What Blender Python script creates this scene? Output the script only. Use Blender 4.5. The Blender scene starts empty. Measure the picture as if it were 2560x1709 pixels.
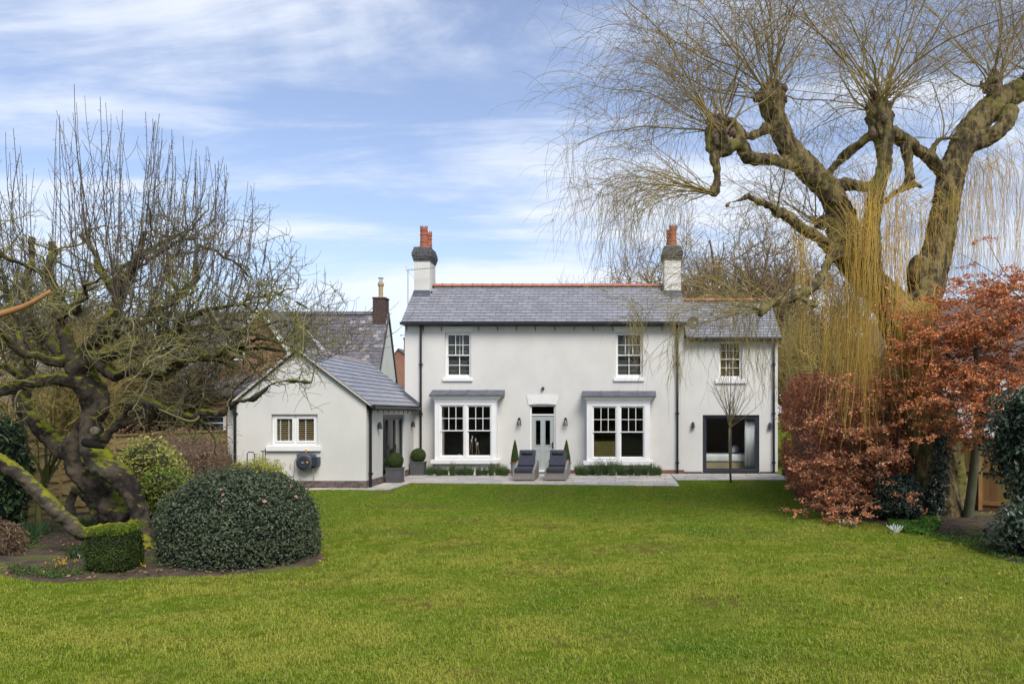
import bpy, bmesh, math, random
import numpy as np
from mathutils import Vector, Matrix
R = np.random.default_rng(7)
random.seed(7)
sc = bpy.context.scene
COL = sc.collection
# ------------------------------------------------------------ camera (eye height 2.17 m, level, lens shifted)
FP, CX, CY, H = 2100.0, 1530.0, 1033.0, 2.17
cam = bpy.data.cameras.new('camera'); camo = bpy.data.objects.new('camera', cam); COL.objects.link(camo)
camo.location = (0, 0, H); camo.rotation_euler = (math.pi/2, 0, 0)
cam.sensor_width = 36; cam.lens = FP/2560*36
cam.shift_x = (1280-CX)/2560; cam.shift_y = (CY-854.5)/2560
cam.clip_end = 3000; cam.clip_start = 0.05
sc.camera = camo
# ------------------------------------------------------------ sky and sun
SUN_EL, SUN_AZ = 46, 152          # azimuth measured from +Y clockwise
w = bpy.data.worlds.new('World'); sc.world = w; w.use_nodes = True
nt = w.node_tree; nt.nodes.clear(); N = nt.nodes.new; L = nt.links.new
out = N('ShaderNodeOutputWorld'); bg = N('ShaderNodeBackground'); bg.inputs[1].default_value = 0.086
sky = N('ShaderNodeTexSky'); sky.sky_type = 'NISHITA'; sky.sun_disc = False
sky.sun_elevation = math.radians(SUN_EL); sky.sun_rotation = math.radians(SUN_AZ)
sky.air_density = 1.0; sky.dust_density = 0.6; sky.ozone_density = 1.5
tc = N('ShaderNodeTexCoord'); sep = N('ShaderNodeSeparateXYZ'); L(tc.outputs['Generated'], sep.inputs[0])
def M(op, a, b=None, c=None, T=None):
    n = (T or nt).nodes.new('ShaderNodeMath'); n.operation = op
    for i, v in enumerate((a, b, c)):
        if v is None: continue
        if isinstance(v, (int, float)): n.inputs[i].default_value = v
        else: (T or nt).links.new(v, n.inputs[i])
    return n.outputs[0]
zz = M('MAXIMUM', sep.outputs[2], 0.0); den = M('ADD', zz, 0.22)
cu = M('DIVIDE', sep.outputs[0], den); cv = M('DIVIDE', sep.outputs[1], den)
cmb = N('ShaderNodeCombineXYZ'); L(cu, cmb.inputs[0]); L(cv, cmb.inputs[1])
mp = N('ShaderNodeMapping'); mp.inputs['Rotation'].default_value = (0, 0, math.radians(-28)); mp.inputs['Scale'].default_value = (0.8, 1.25, 1)
L(cmb.outputs[0], mp.inputs[0])
n1 = N('ShaderNodeTexNoise'); n1.inputs['Scale'].default_value = 1.0; n1.inputs['Detail'].default_value = 9; n1.inputs['Roughness'].default_value = 0.55; n1.inputs['Distortion'].default_value = 0.7
L(mp.outputs[0], n1.inputs['Vector'])
mp2 = N('ShaderNodeMapping'); mp2.inputs['Rotation'].default_value = (0, 0, math.radians(-34)); mp2.inputs['Scale'].default_value = (0.5, 1.9, 1); mp2.inputs['Location'].default_value = (3.3, 1.7, 0)
L(cmb.outputs[0], mp2.inputs[0])
n2 = N('ShaderNodeTexNoise'); n2.inputs['Scale'].default_value = 2.6; n2.inputs['Detail'].default_value = 12; n2.inputs['Roughness'].default_value = 0.62; n2.inputs['Distortion'].default_value = 0.4
L(mp2.outputs[0], n2.inputs['Vector'])
low = M('POWER', M('SUBTRACT', 1.0, zz), 3.0)
cl = M('ADD', M('ADD', M('MULTIPLY', n1.outputs[0], 0.72), M('MULTIPLY', n2.outputs[0], 0.50)), M('MULTIPLY', low, 0.03))
mr = N('ShaderNodeMapRange'); mr.interpolation_type = 'SMOOTHSTEP'; L(cl, mr.inputs[0]); mr.inputs[1].default_value = 0.53; mr.inputs[2].default_value = 0.76
mr.inputs[3].default_value = 0.12; mr.inputs[4].default_value = 0.95
tint = N('ShaderNodeMix'); tint.data_type = 'RGBA'; tint.blend_type = 'MULTIPLY'; tint.inputs[0].default_value = 1; L(sky.outputs[0], tint.inputs[6]); tint.inputs[7].default_value = (0.93, 0.885, 0.955, 1)
mx = N('ShaderNodeMix'); mx.data_type = 'RGBA'; L(mr.outputs[0], mx.inputs[0]); L(tint.outputs[2], mx.inputs[6]); mx.inputs[7].default_value = (5.1, 5.45, 6.1, 1)
L(mx.outputs[2], bg.inputs[0]); L(bg.outputs[0], out.inputs[0])
sl = bpy.data.lights.new('sun', 'SUN'); sl.energy = 1.75; sl.angle = math.radians(30); sl.color = (1, 0.95, 0.87)
so = bpy.data.objects.new('sun', sl); COL.objects.link(so)
az, el = math.radians(SUN_AZ), math.radians(SUN_EL)
sd = Vector((math.sin(az)*math.cos(el), math.cos(az)*math.cos(el), math.sin(el)))
so.rotation_euler = (-sd).to_track_quat('-Z', 'Y').to_euler(); so.location = (0, 0, 40)
vs = sc.view_settings; vs.view_transform = 'Standard'; vs.look = 'None'; vs.gamma = 1; vs.exposure = 1.1; vs.use_curve_mapping = False
sc.cycles.max_bounces = 6; sc.cycles.transparent_max_bounces = 12

# ------------------------------------------------------------ helpers
def W(px, py, D):
    return ((px-CX)*D/FP, D, H+(CY-py)*D/FP)
def X(px, D): return (px-CX)*D/FP
def Z(py, D): return H+(CY-py)*D/FP
def G(py): return H*FP/(py-CY)     # distance of a ground point

MATS = {}
def mat(name, c1, c2=None, scale=4.0, rough=0.8, bump=0.0, bscale=None, c3=None, island=0.0, spec=0.3, metal=0.0, detail=6, moss=None, stretch=None, trans=0.0, island_c=None, lo=0.35, hi=0.65, yband=None):
    """noise-mixed colour; optional per-piece variation, moss on upward faces, bump"""
    if name in MATS: return MATS[name]
    m = bpy.data.materials.new(name); m.use_nodes = True; T = m.node_tree; nn = T.nodes; nn.clear()
    o = nn.new('ShaderNodeOutputMaterial'); b = nn.new('ShaderNodeBsdfPrincipled'); T.links.new(b.outputs[0], o.inputs[0])
    b.inputs['Roughness'].default_value = rough; b.inputs['Specular IOR Level'].default_value = spec; b.inputs['Metallic'].default_value = metal
    g = nn.new('ShaderNodeNewGeometry'); pos = g.outputs['Position']
    if stretch:
        mpp = nn.new('ShaderNodeMapping'); mpp.inputs['Scale'].default_value = stretch; T.links.new(pos, mpp.inputs[0]); pos = mpp.outputs[0]
    col = None
    def noise(s, d=detail, off=0):
        n = nn.new('ShaderNodeTexNoise'); n.inputs['Scale'].default_value = s; n.inputs['Detail'].default_value = d
        n.inputs['Roughness'].default_value = 0.6; T.links.new(pos, n.inputs['Vector']); return n.outputs[0]
    def mix(f, a, bcol, blend='MIX'):
        n = nn.new('ShaderNodeMix'); n.data_type = 'RGBA'; n.blend_type = blend
        if isinstance(f, (int, float)): n.inputs[0].default_value = f
        else: T.links.new(f, n.inputs[0])
        for i, v in ((6, a), (7, bcol)):
            if isinstance(v, tuple): n.inputs[i].default_value = (*v, 1)
            else: T.links.new(v, n.inputs[i])
        return n.outputs[2]
    def ramp(f, a, bb):
        n = nn.new('ShaderNodeMapRange'); n.interpolation_type = 'SMOOTHSTEP'; T.links.new(f, n.inputs[0]); n.inputs[1].default_value = a; n.inputs[2].default_value = bb; return n.outputs[0]
    col = c1
    if c2: col = mix(ramp(noise(scale), lo, hi), c1, c2)
    if c3: col = mix(ramp(noise(scale*0.23, 3), 0.48, 0.66), col, c3)
    if yband:
        sy = nn.new('ShaderNodeSeparateXYZ'); T.links.new(g.outputs['Position'], sy.inputs[0])
        wob = M('MULTIPLY', noise(.35, 3), 7.0, T=T); yy = M('ADD', sy.outputs[1], wob, T=T)
        st = M('MULTIPLY', M('ADD', M('SINE', M('MULTIPLY', sy.outputs[0], 5.6, T=T), T=T), 1.0, T=T), .20, T=T)
        fy = M('ADD', M('MULTIPLY', ramp(yy, 17.5, 23.5), .62, T=T), M('MULTIPLY', st, ramp(sy.outputs[1], 16, 22), T=T), T=T)
        col = mix(fy, col, yband)
    if island_c:
        col = mix(ramp(g.outputs['Random Per Island'], 0.55, 0.95), col, island_c)
    if island:
        wn = nn.new('ShaderNodeTexWhiteNoise'); wn.noise_dimensions = '1D'; T.links.new(g.outputs['Random Per Island'], wn.inputs['W'])
        if island < 1:
            oi = nn.new('ShaderNodeObjectInfo'); s = M('ADD', g.outputs['Random Per Island'], oi.outputs['Random'], T=T); T.links.new(s, wn.inputs['W'])
        f = M('MULTIPLY_ADD', wn.outputs[0], 2*island, 1-island, T=T)
        cb = nn.new('ShaderNodeCombineXYZ')
        for i in range(3): T.links.new(f, cb.inputs[i])
        col = mix(1.0, col, cb.outputs[0], 'MULTIPLY')
    if moss:
        sp = nn.new('ShaderNodeSeparateXYZ'); T.links.new(g.outputs['Normal'], sp.inputs[0])
        s = M('ADD', M('MULTIPLY', sp.outputs[2], moss[1], T=T), M('MULTIPLY', noise(moss[2], 5), 1.4, T=T), T=T)
        mc = mix(ramp(noise(moss[2]*6, 3), 0.3, 0.7), tuple(x*0.6 for x in moss[0]), moss[0])
        col = mix(ramp(s, moss[3], moss[3]+0.25), col, mc)
    if isinstance(col, tuple): b.inputs['Base Color'].default_value = (*col, 1)
    else: T.links.new(col, b.inputs['Base Color'])
    if bump:
        bn = nn.new('ShaderNodeBump'); bn.inputs['Strength'].default_value = min(1, bump); bn.inputs['Distance'].default_value = 0.02 if bump <= 1 else 0.02*bump
        T.links.new(noise(bscale or scale*3, 8), bn.inputs['Height']); T.links.new(bn.outputs[0], b.inputs['Normal'])
    if trans:
        tr = nn.new('ShaderNodeBsdfTranslucent'); ms = nn.new('ShaderNodeMixShader'); ms.inputs[0].default_value = trans
        if isinstance(col, tuple): tr.inputs[0].default_value = (*col, 1)
        else: T.links.new(col, tr.inputs[0])
        T.links.new(b.outputs[0], ms.inputs[1]); T.links.new(tr.outputs[0], ms.inputs[2]); T.links.new(ms.outputs[0], o.inputs[0])
    MATS[name] = m
    return m
def glass_mat(name, tint=(0.92, 0.935, 0.92)):
    m = bpy.data.materials.new(name); m.use_nodes = True; T = m.node_tree; nn = T.nodes; nn.clear()
    o = nn.new('ShaderNodeOutputMaterial'); t = nn.new('ShaderNodeBsdfTransparent'); t.inputs[0].default_value = (*tint, 1)
    g = nn.new('ShaderNodeBsdfGlossy'); g.inputs['Roughness'].default_value = 0.01; f = nn.new('ShaderNodeFresnel'); f.inputs[0].default_value = 1.5
    s = nn.new('ShaderNodeMixShader'); gg = nn.new('ShaderNodeNewGeometry'); T.links.new(M('MULTIPLY', f.outputs[0], M('SUBTRACT', 1.0, gg.outputs['Backfacing'], T=T), T=T), s.inputs[0]); T.links.new(t.outputs[0], s.inputs[1]); T.links.new(g.outputs[0], s.inputs[2]); T.links.new(s.outputs[0], o.inputs[0])
    MATS[name] = m; return m

def tag(o, label=None, cat=None, group=None, kind=None):
    if label: o['label'] = label
    if cat: o['category'] = cat
    if group: o['group'] = group
    if kind: o['kind'] = kind
    return o
def empty(name, loc, label, cat, group=None, rz=0):
    o = bpy.data.objects.new(name, None); COL.objects.link(o); o.location = loc; o.rotation_euler = (0, 0, rz)
    o.empty_display_size = 0.2
    return tag(o, label, cat, group)
def link(name, me, m=None, parent=None, smooth=False, kind=None):
    o = bpy.data.objects.new(name, me); COL.objects.link(o)
    if m: me.materials.append(m)
    if parent:
        o.parent = parent
        wm = Matrix.Identity(4); p = parent; ch = []
        while p is not None: ch.append(p); p = p.parent
        for q in reversed(ch): wm = wm @ q.matrix_parent_inverse @ q.matrix_basis
        o.matrix_parent_inverse = wm.inverted()
    if smooth: me.shade_smooth()
    if kind: o['kind'] = kind
    return o
def mesh_np(name, V, F, m=None, parent=None, smooth=False, kind=None):
    V = np.asarray(V, dtype=np.float32).reshape(-1, 3); F = np.asarray(F, dtype=np.int32)
    k = F.shape[1]; me = bpy.data.meshes.new(name)
    me.vertices.add(len(V)); me.vertices.foreach_set('co', V.ravel())
    me.loops.add(F.size); me.loops.foreach_set('vertex_index', F.ravel())
    me.polygons.add(len(F)); me.polygons.foreach_set('loop_start', np.arange(0, F.size, k, dtype=np.int32))
    me.update(calc_edges=True)
    if not smooth: me.shade_flat()
    return link(name, me, m, parent, smooth, kind)
class MB:
    """collects shapes (world coordinates) into one mesh"""
    def __init__(s): s.v = []; s.f = []
    def add(s, vs, fs):
        k = len(s.v); s.v += [tuple(map(float, q)) for q in vs]; s.f += [tuple(k+i for i in f) for f in fs]; return s
    def box(s, x0, x1, y0, y1, z0, z1):
        return s.add([(x0,y0,z0),(x1,y0,z0),(x1,y1,z0),(x0,y1,z0),(x0,y0,z1),(x1,y0,z1),(x1,y1,z1),(x0,y1,z1)],
                     [(0,3,2,1),(4,5,6,7),(0,1,5,4),(1,2,6,5),(2,3,7,6),(3,0,4,7)])
    def prism(s, pts, d):        # polygon pts (3d) extruded by vector d
        n = len(pts); P = [Vector(p) for p in pts]; d = Vector(d)
        fs = [tuple(range(n-1, -1, -1)), tuple(range(n, 2*n))] + [(i, (i+1) % n, n+(i+1) % n, n+i) for i in range(n)]
        return s.add(P+[p+d for p in P], fs)
    def tube(s, pts, r, n=8, cap=True):
        pts = [Vector(p) for p in pts]; rs = r if isinstance(r, (list, tuple)) else [r]*len(pts)
        k = len(s.v); ref = None
        for i, p in enumerate(pts):
            t = (pts[min(i+1, len(pts)-1)]-pts[max(i-1, 0)]).normalized()
            if ref is None: ref = Vector((0, 0, 1)) if abs(t.z) < 0.9 else Vector((1, 0, 0))
            u = t.cross(ref).normalized(); v = u.cross(t).normalized(); ref = v
            for j in range(n):
                a = 2*math.pi*j/n; s.v.append(tuple(p+(u*math.cos(a)+v*math.sin(a))*rs[i]))
        for i in range(len(pts)-1):
            for j in range(n): s.f.append((k+i*n+j, k+i*n+(j+1) % n, k+(i+1)*n+(j+1) % n, k+(i+1)*n+j))
        if cap: s.f.append(tuple(k+j for j in range(n-1, -1, -1))); s.f.append(tuple(k+(len(pts)-1)*n+j for j in range(n)))
        return s
    def lathe(s, cx, cy, prof, n=20, z0=0):  # prof list of (r, z)
        k = len(s.v)
        for r, z in prof:
            for j in range(n):
                a = 2*math.pi*j/n; s.v.append((cx+r*math.cos(a), cy+r*math.sin(a), z0+z))
        for i in range(len(prof)-1):
            for j in range(n): s.f.append((k+i*n+j, k+i*n+(j+1) % n, k+(i+1)*n+(j+1) % n, k+(i+1)*n+j))
        s.f.append(tuple(k+j for j in range(n-1, -1, -1))); s.f.append(tuple(k+(len(prof)-1)*n+j for j in range(n)))
        return s
    def build(s, name, m, parent=None, smooth=False, bevel=0, kind=None, seg=2, auto=None):
        me = bpy.data.meshes.new(name); me.from_pydata(s.v, [], s.f); me.update()
        o = link(name, me, m, parent, smooth, kind)
        if bevel:
            b = o.modifiers.new('bevel', 'BEVEL'); b.width = bevel; b.segments = seg; b.limit_method = 'ANGLE'; b.angle_limit = math.radians(40)
        return o
def tubes(P, Rr, sides=3):
    """P (m,n,3) polylines, Rr (m,n) radii -> verts, quads"""
    m, n, _ = P.shape
    t = np.gradient(P, axis=1); t /= np.linalg.norm(t, axis=2, keepdims=True)+1e-9
    ref = R.normal(size=(m, 1, 3)); u = np.cross(t, ref); u /= np.linalg.norm(u, axis=2, keepdims=True)+1e-9; v = np.cross(t, u)
    a = np.arange(sides)*2*np.pi/sides
    V = P[:, :, None, :]+Rr[:, :, None, None]*(u[:, :, None, :]*np.cos(a)[None, None, :, None]+v[:, :, None, :]*np.sin(a)[None, None, :, None])
    base = (np.arange(m)*n*sides)[:, None, None]+(np.arange(n-1)*sides)[None, :, None]
    j = np.arange(sides)[None, None, :]; j2 = (j+1) % sides
    F = np.stack([base+j, base+j2, base+sides+j2, base+sides+j], -1).reshape(-1, 4)
    return V.reshape(-1, 3), F
def join_np(parts):
    Vs, Fs, k = [], [], 0
    for V, F in parts:
        Vs.append(V); Fs.append(F+k); k += len(V)
    return np.concatenate(Vs), np.concatenate(Fs)
def nrm(a): return a/(np.linalg.norm(a, axis=-1, keepdims=True)+1e-9)
def grow(S, Dr, Ln, r0, n=8, wander=0.2, trop=(0, 0, 0), tip=0.35, kink=0):
    """random-walk branches from S in direction Dr; trop = steady pull per unit (vector or (m,3))"""
    m = len(S); P = np.zeros((m, n, 3)); P[:, 0] = S; d = nrm(np.asarray(Dr, float)); trop = np.broadcast_to(np.asarray(trop, float), (m, 3))
    st = (np.asarray(Ln)/(n-1))[:, None]
    for i in range(1, n):
        d = nrm(d+R.normal(size=(m, 3))*wander+trop*(1.0/(n-1))*2)
        P[:, i] = P[:, i-1]+d*st
    rr = np.asarray(r0)[:, None]*np.linspace(1, tip, n)[None, :]
    return P, rr
def sprout(P, rr, count, tmin=0.15, tmax=1.0, spread=0.8, rscale=0.6):
    """pick points along parent branches: returns start, direction, parent radius"""
    m, n, _ = P.shape; ln = np.linalg.norm(P[:, -1]-P[:, 0], axis=1)+0.05
    i = R.choice(m, count, p=ln/ln.sum()); t = R.uniform(tmin, tmax, count)*(n-1); k = np.minimum(t.astype(int), n-2); fr = (t-k)[:, None]
    S = P[i, k]*(1-fr)+P[i, k+1]*fr; T = nrm(P[i, k+1]-P[i, k])
    per = nrm(np.cross(T, R.normal(size=(count, 3))))
    d = nrm(T*(1-spread)+per*spread)
    rad = rr[i, k]*rscale
    return S, d, rad
def leaves(C, Nn, size, aspect=0.55, fold=0.25, jitter=0.3):
    """diamond leaves folded along the midrib: C centres, Nn face normals, size array"""
    n = len(C); Nn = nrm(Nn+R.normal(size=(n, 3))*jitter); u = nrm(np.cross(Nn, R.normal(size=(n, 3)))); v = np.cross(Nn, u); s = np.asarray(size)[:, None]
    a = C-u*s*0.5; b = C+u*s*0.5; w1 = C+v*s*aspect*0.5+Nn*s*fold*0.4+u*s*0.05; w2 = C-v*s*aspect*0.5+Nn*s*fold*0.4+u*s*0.05
    V = np.stack([a, w2, b, w1], 1).reshape(-1, 3); k = (np.arange(n)*4)[:, None]
    F = np.concatenate([k+np.array([[0, 1, 2]]), k+np.array([[0, 2, 3]])])
    return V, F
_nd = R.normal(size=(24, 3)); _np = R.uniform(0, 6.28, 24)
def pnoise(P, f):
    """cheap smooth noise -1..1 at points P"""
    o = np.zeros(len(P)); a = 0
    for k in range(24):
        fr = f*(1+0.9*(k % 6)); am = 1/(1+0.9*(k % 6)); o += am*np.sin(P@(_nd[k]*fr)+_np[k]+1.3*np.sin(P@(_nd[(k+7) % 24]*fr*0.7))); a += am*am*0.5
    return o/math.sqrt(a)/2
def scr(V):
    V = np.asarray(V); return np.stack([CX+V[:, 0]*FP/V[:, 1], CY-(V[:, 2]-H)*FP/V[:, 1]], 1)
# small countable pieces (slates, bricks): the 300 that show largest become parts, the rest one stuff part per parent
PIECES = {}
def piece(key, parent, name, V, m):
    PIECES.setdefault(key, []).append((parent, name, V, m))
BOXF = [(0,3,2,1),(4,5,6,7),(0,1,5,4),(1,2,6,5),(2,3,7,6),(3,0,4,7)]
def flush_pieces():
    _flush(); PIECES.clear()
def _flush():
    for key, L_ in PIECES.items():
        ar = []
        for (p, nme, V, m) in L_:
            q = scr(np.array(V)); e = q.max(0)-q.min(0); ok = (q[:, 0].max() > 0 and q[:, 0].min() < 2560)
            ar.append(e[0]*e[1] if ok else 0)
        order = np.argsort(-np.array(ar)); top = set(order[:300].tolist()); rest = {}
        for i, (p, nme, V, m) in enumerate(L_):
            if i in top:
                me = bpy.data.meshes.new(nme); me.from_pydata([tuple(v) for v in V], [], BOXF); link(nme, me, m, p)
            else: rest.setdefault((p.name, m.name), (p, nme, m, []))[3].append(V)
        for p, nme, m, VV in rest.values():
            k = len(VV); V = np.array(VV).reshape(-1, 3); F = (np.arange(k)*8)[:, None, None]+np.array(BOXF)[None]
            mesh_np(nme, V, F.reshape(-1, 4), m, p, kind='stuff')
# ------------------------------------------------------------ materials
m_plaster = mat('plaster', (0.63,0.618,0.58), (0.585,0.575,0.54), 1.3, 0.9, 0.25, 60, c3=(0.655,0.64,0.595), stretch=(1,1,.75))
m_white = mat('white_paint', (0.80,0.80,0.785), (0.76,0.76,0.745), 3, 0.45, spec=0.4)
m_white2 = mat('white_masonry_paint', (0.74,0.74,0.72), (0.69,0.69,0.67), 5, 0.8, 0.1, 40)
m_slate = mat('slate', (0.27,0.272,0.298), (0.23,0.233,0.255), 7, 0.42, 0.2, 18, island=0.13, spec=0.6)
m_oldslate = mat('weathered_slate', (0.16,0.148,0.165), (0.12,0.11,0.125), 3, 0.7, 0.3, 18, island=0.13)
m_paleslate = mat('pale_lichened_slate', (0.30,0.29,0.28), (0.22,0.21,0.21), 9, 0.8, 0.3, 18, island=0.2)
m_under = mat('roof_underlay', (0.035,0.037,0.042), rough=0.9)
m_ridge = mat('terracotta', (0.45,0.19,0.12), (0.36,0.15,0.09), 6, 0.8, 0.2, 30, island=0.12)
m_pot = mat('chimney_pot_clay', (0.36,0.12,0.07), (0.29,0.095,0.055), 7, 0.7, 0.1, 30)
m_lead = mat('lead_sheet', (0.07,0.075,0.10), (0.105,0.11,0.135), 3, 0.5, 0.15, 10, spec=0.5)
m_black = mat('black_plastic', (0.012,0.012,0.013), rough=0.35, spec=0.5)
m_anth = mat('anthracite_metal', (0.03,0.035,0.045), rough=0.4, spec=0.5)
m_brick_blue = mat('blue_brick', (0.085,0.085,0.09), (0.055,0.055,0.06), 12, 0.7, 0.3, 40, island=0.3)
m_brick_plinth = mat('plum_brick', (0.16,0.115,0.105), (0.10,0.075,0.075), 12, 0.8, 0.3, 40, island=0.3)
m_brick_red = mat('red_brick', (0.24,0.11,0.08), (0.17,0.08,0.06), 12, 0.85, 0.3, 40, island=0.25)
m_mortar = mat('mortar', (0.30,0.28,0.26), (0.22,0.21,0.20), 20, 0.95)
m_door = mat('sage_grey_paint', (0.36,0.395,0.38), rough=0.4, spec=0.4)
m_dark = mat('interior_wall', (0.33,0.32,0.30), rough=0.9)
m_floor_in = mat('interior_floor', (0.06,0.045,0.035), rough=0.5)
m_blind = mat('wooden_blind', (0.50,0.37,0.20), (0.38,0.28,0.15), 9, 0.5)
m_blind_w = mat('pale_blind', (0.34,0.345,0.34), rough=0.5)
m_tape = mat('blind_tape', (0.6,0.6,0.58), rough=0.8)
m_glass = glass_mat('glass')
m_stone = mat('sandstone', (0.50,0.475,0.43), (0.38,0.37,0.35), 2.2, 0.75, 0.2, 25, c3=(0.55,0.49,0.41), island=0.15)
m_brass = mat('dark_metal', (0.02,0.02,0.02), rough=0.35, metal=0.6)

def brick_wall(key, parent, x0, x1, y0, y1, z0, courses, m, bl=0.215, bh=0.065, j=0.011, proud=0.012, axis='x', side=-1):
    """one leaf of bricks standing proud of a mortar bed; axis 'x' runs in X on plane y0, axis 'y' runs in Y on plane x0"""
    for c in range(courses):
        a0, a1 = (x0, x1) if axis == 'x' else (y0, y1)
        p = a0-(bl/2 if c % 2 else 0); zz0 = z0+c*(bh+j)+j
        while p < a1-0.01:
            q0, q1 = max(p, a0), min(p+bl, a1)
            if q1-q0 > 0.03:
                d = proud+R.uniform(-0.002, 0.002)
                if axis == 'x': xs = (q0, q1); ys = (y0-d, y0+0.05)
                else: ys = (q0, q1); xs = (x0-0.05, x0+d) if side > 0 else (x0-d, x0+0.05)
                V = [(xs[0],ys[0],zz0),(xs[1],ys[0],zz0),(xs[1],ys[1],zz0),(xs[0],ys[1],zz0),(xs[0],ys[0],zz0+bh),(xs[1],ys[0],zz0+bh),(xs[1],ys[1],zz0+bh),(xs[0],ys[1],zz0+bh)]
                piece(key, parent, 'brick', V, m)
            p += bl+j

def wall_xz(mb, x0, x1, z0, z1, y, t, holes):
    """front wall at Y=y (thickness t backwards) with rectangular holes (hx0,hx1,hz0,hz1)"""
    xs = sorted({x0, x1, *[h[0] for h in holes], *[h[1] for h in holes]}); zs = sorted({z0, z1, *[h[2] for h in holes], *[h[3] for h in holes]})
    for i in range(len(xs)-1):
        for k in range(len(zs)-1):
            a, b, c, d = xs[i], xs[i+1], zs[k], zs[k+1]; mx_, mz_ = (a+b)/2, (c+d)/2
            if any(h[0] < mx_ < h[1] and h[2] < mz_ < h[3] for h in holes): continue
            mb.add([(a,y,c),(b,y,c),(b,y,d),(a,y,d)], [(0,1,2,3)]); mb.add([(a,y+t,c),(b,y+t,c),(b,y+t,d),(a,y+t,d)], [(3,2,1,0)])
    for h in holes:
        a, b, c, d = h
        mb.add([(a,y,c),(a,y+t,c),(a,y+t,d),(a,y,d)], [(0,1,2,3)]); mb.add([(b,y,c),(b,y+t,c),(b,y+t,d),(b,y,d)], [(3,2,1,0)])
        mb.add([(a,y,c),(b,y,c),(b,y+t,c),(a,y+t,c)], [(0,1,2,3)]); mb.add([(a,y,d),(b,y,d),(b,y+t,d),(a,y+t,d)], [(3,2,1,0)])
    mb.add([(x0,y,z0),(x0,y+t,z0),(x0,y+t,z1),(x0,y,z1)], [(3,2,1,0)]); mb.add([(x1,y,z0),(x1,y+t,z0),(x1,y+t,z1),(x1,y,z1)], [(0,1,2,3)])
    mb.add([(x0,y,z1),(x1,y,z1),(x1,y+t,z1),(x0,y+t,z1)], [(0,1,2,3)])

house = empty('white_house', (-2.4, 30, 0), 'white rendered cottage with slate roofs, two tall chimneys and low side extension', 'house')
YM, YE, YW = 30.0, 24.2, 30.1
XL, XR, XW = -7.4, 2.57, 5.94
# ---- main walls
upL = (X(1112,30), X(1177.5,30), Z(943,30), Z(830.6,30)); upR = (X(1539.5,30), X(1607,30), Z(943,30), Z(830.6,30))
door_h = (X(1324,30), X(1389,30), 0.02, Z(1011,30))
bayL = (-6.05, -4.2, 0.60, 2.5); bayR = (-0.70, 1.14, 0.56, 2.46)
mb = MB(); wall_xz(mb, XL, XR, 0, 5.42, YM, 0.3, [upL, upR, door_h, bayL, bayR])
mb.box(XL, XL+0.3, YM+0.3, 33.6, 0, 5.42); mb.box(XR-0.3, XR, YM+0.3, 33.6, 0, 5.42); mb.box(XL, XR, 33.6, 33.9, 0, 5.42)
for x in (XL, XR-0.3): mb.prism([(x,YM+0.002,5.42),(x,33.9,5.42),(x,31.95,6.86)], (0.3,0,0))
mb.build('wall', m_plaster, house)
# room linings so the windows look into real rooms
mb = MB(); mb.box(XL+.3, XR-.3, 30.3, 33.6, 2.75, 2.95); mb.box(-3.9, -3.8, 30.3, 33.6, 0, 2.74); mb.box(-1.6, -1.5, 30.3, 33.6, 0, 2.74)
mb.box(XL+.3, XR-.3, 33.5, 33.595, 0, 5.4); mb.box(-2.5,-2.4,30.3,33.5,2.96,5.4); mb.build('room_wall', m_dark, house)
mb = MB(); mb.box(XL+.3, XR-.3, 30.3, 33.5, 0.02, 0.1); mb.build('room_floor', m_floor_in, house)
# ---- wing walls
wW = (X(1797,30.1), X(1855,30.1), Z(946,30.1), Z(853,30.1)); wD = (3.25, 5.28, 0.03, 2.115)
mb = MB(); wall_xz(mb, XR+0.002, XW, 0, 4.85, YW, 0.3, [wW, wD]); mb.box(XW-.3, XW, YW+.3, 33.6, 0, 4.85); mb.box(XR+.002, XW, 33.6, 33.88, 0, 4.85)
mb.prism([(XW-.3,YW+.002,4.85),(XW-.3,33.88,4.85),(XW-.3,32.0,6.36)], (.3,0,0)); mb.build('wall', m_plaster, house)
mb = MB(); mb.box(XR+.01, XW-.3, 30.4, 33.6, 2.6, 2.8); mb.box(XR+.01, XW-.3, 33.45, 33.59, 0, 4.8); mb.build('room_wall', m_dark, house)
mb = MB(); mb.box(XR+.01, XW-.3, 30.4, 33.45, 0.02, 0.08); mb.build('room_floor', m_floor_in, house)
# ---- extension walls (gable towards the lawn)
XE0, XE1, ZE = -10.86, -7.08, 2.42; XRD, ZR = -9.08, 4.07
ex = (X(678.2,YE), X(794,YE), Z(1112,YE), Z(1035,YE))
mb = MB(); wall_xz(mb, XE0, XE1, 0, ZE, YE, 0.3, [ex]); mb.prism([(XE0,YE,ZE),(XE1,YE,ZE),(XE1,YE,ZE+.02),(XRD,YE,ZR-.03),(XE0,YE,ZE+.2)], (0,.3,0))
bf = (25.95, 28.65, 0.03, 2.13)      # bifold opening along Y
for a, b, c, d in ((YE+.3, bf[0], 0, ZE), (bf[1], 30.0, 0, ZE), (bf[0], bf[1], bf[3], ZE), (bf[0], bf[1], 0, bf[2])): mb.box(XE1-.3, XE1, a, b, c, d)
mb.box(XE0, XE0+.3, YE+.3, 31.2, 0, ZE); mb.box(XE0, XL-.002, 30.9, 31.2, 0, ZE); mb.build('wall', m_plaster, house)
mb = MB(); mb.box(XE0+.31, XE1-.31, YE+.31, 30.88, 2.36, 2.41); mb.build('room_wall', mat('room_ceiling', (0.5,0.5,0.48)), house)
mb = MB(); mb.box(XE0+.31, XE1-.01, YE+.31, 30.88, 0.0, 0.05); mb.build('room_floor', m_floor_in, house)
mb = MB(); mb.box(XE0-.35, XE0-.02, YE+.3, YE+.9, 0, 2.5); mb.build('wall_return', m_plaster, house)
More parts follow.
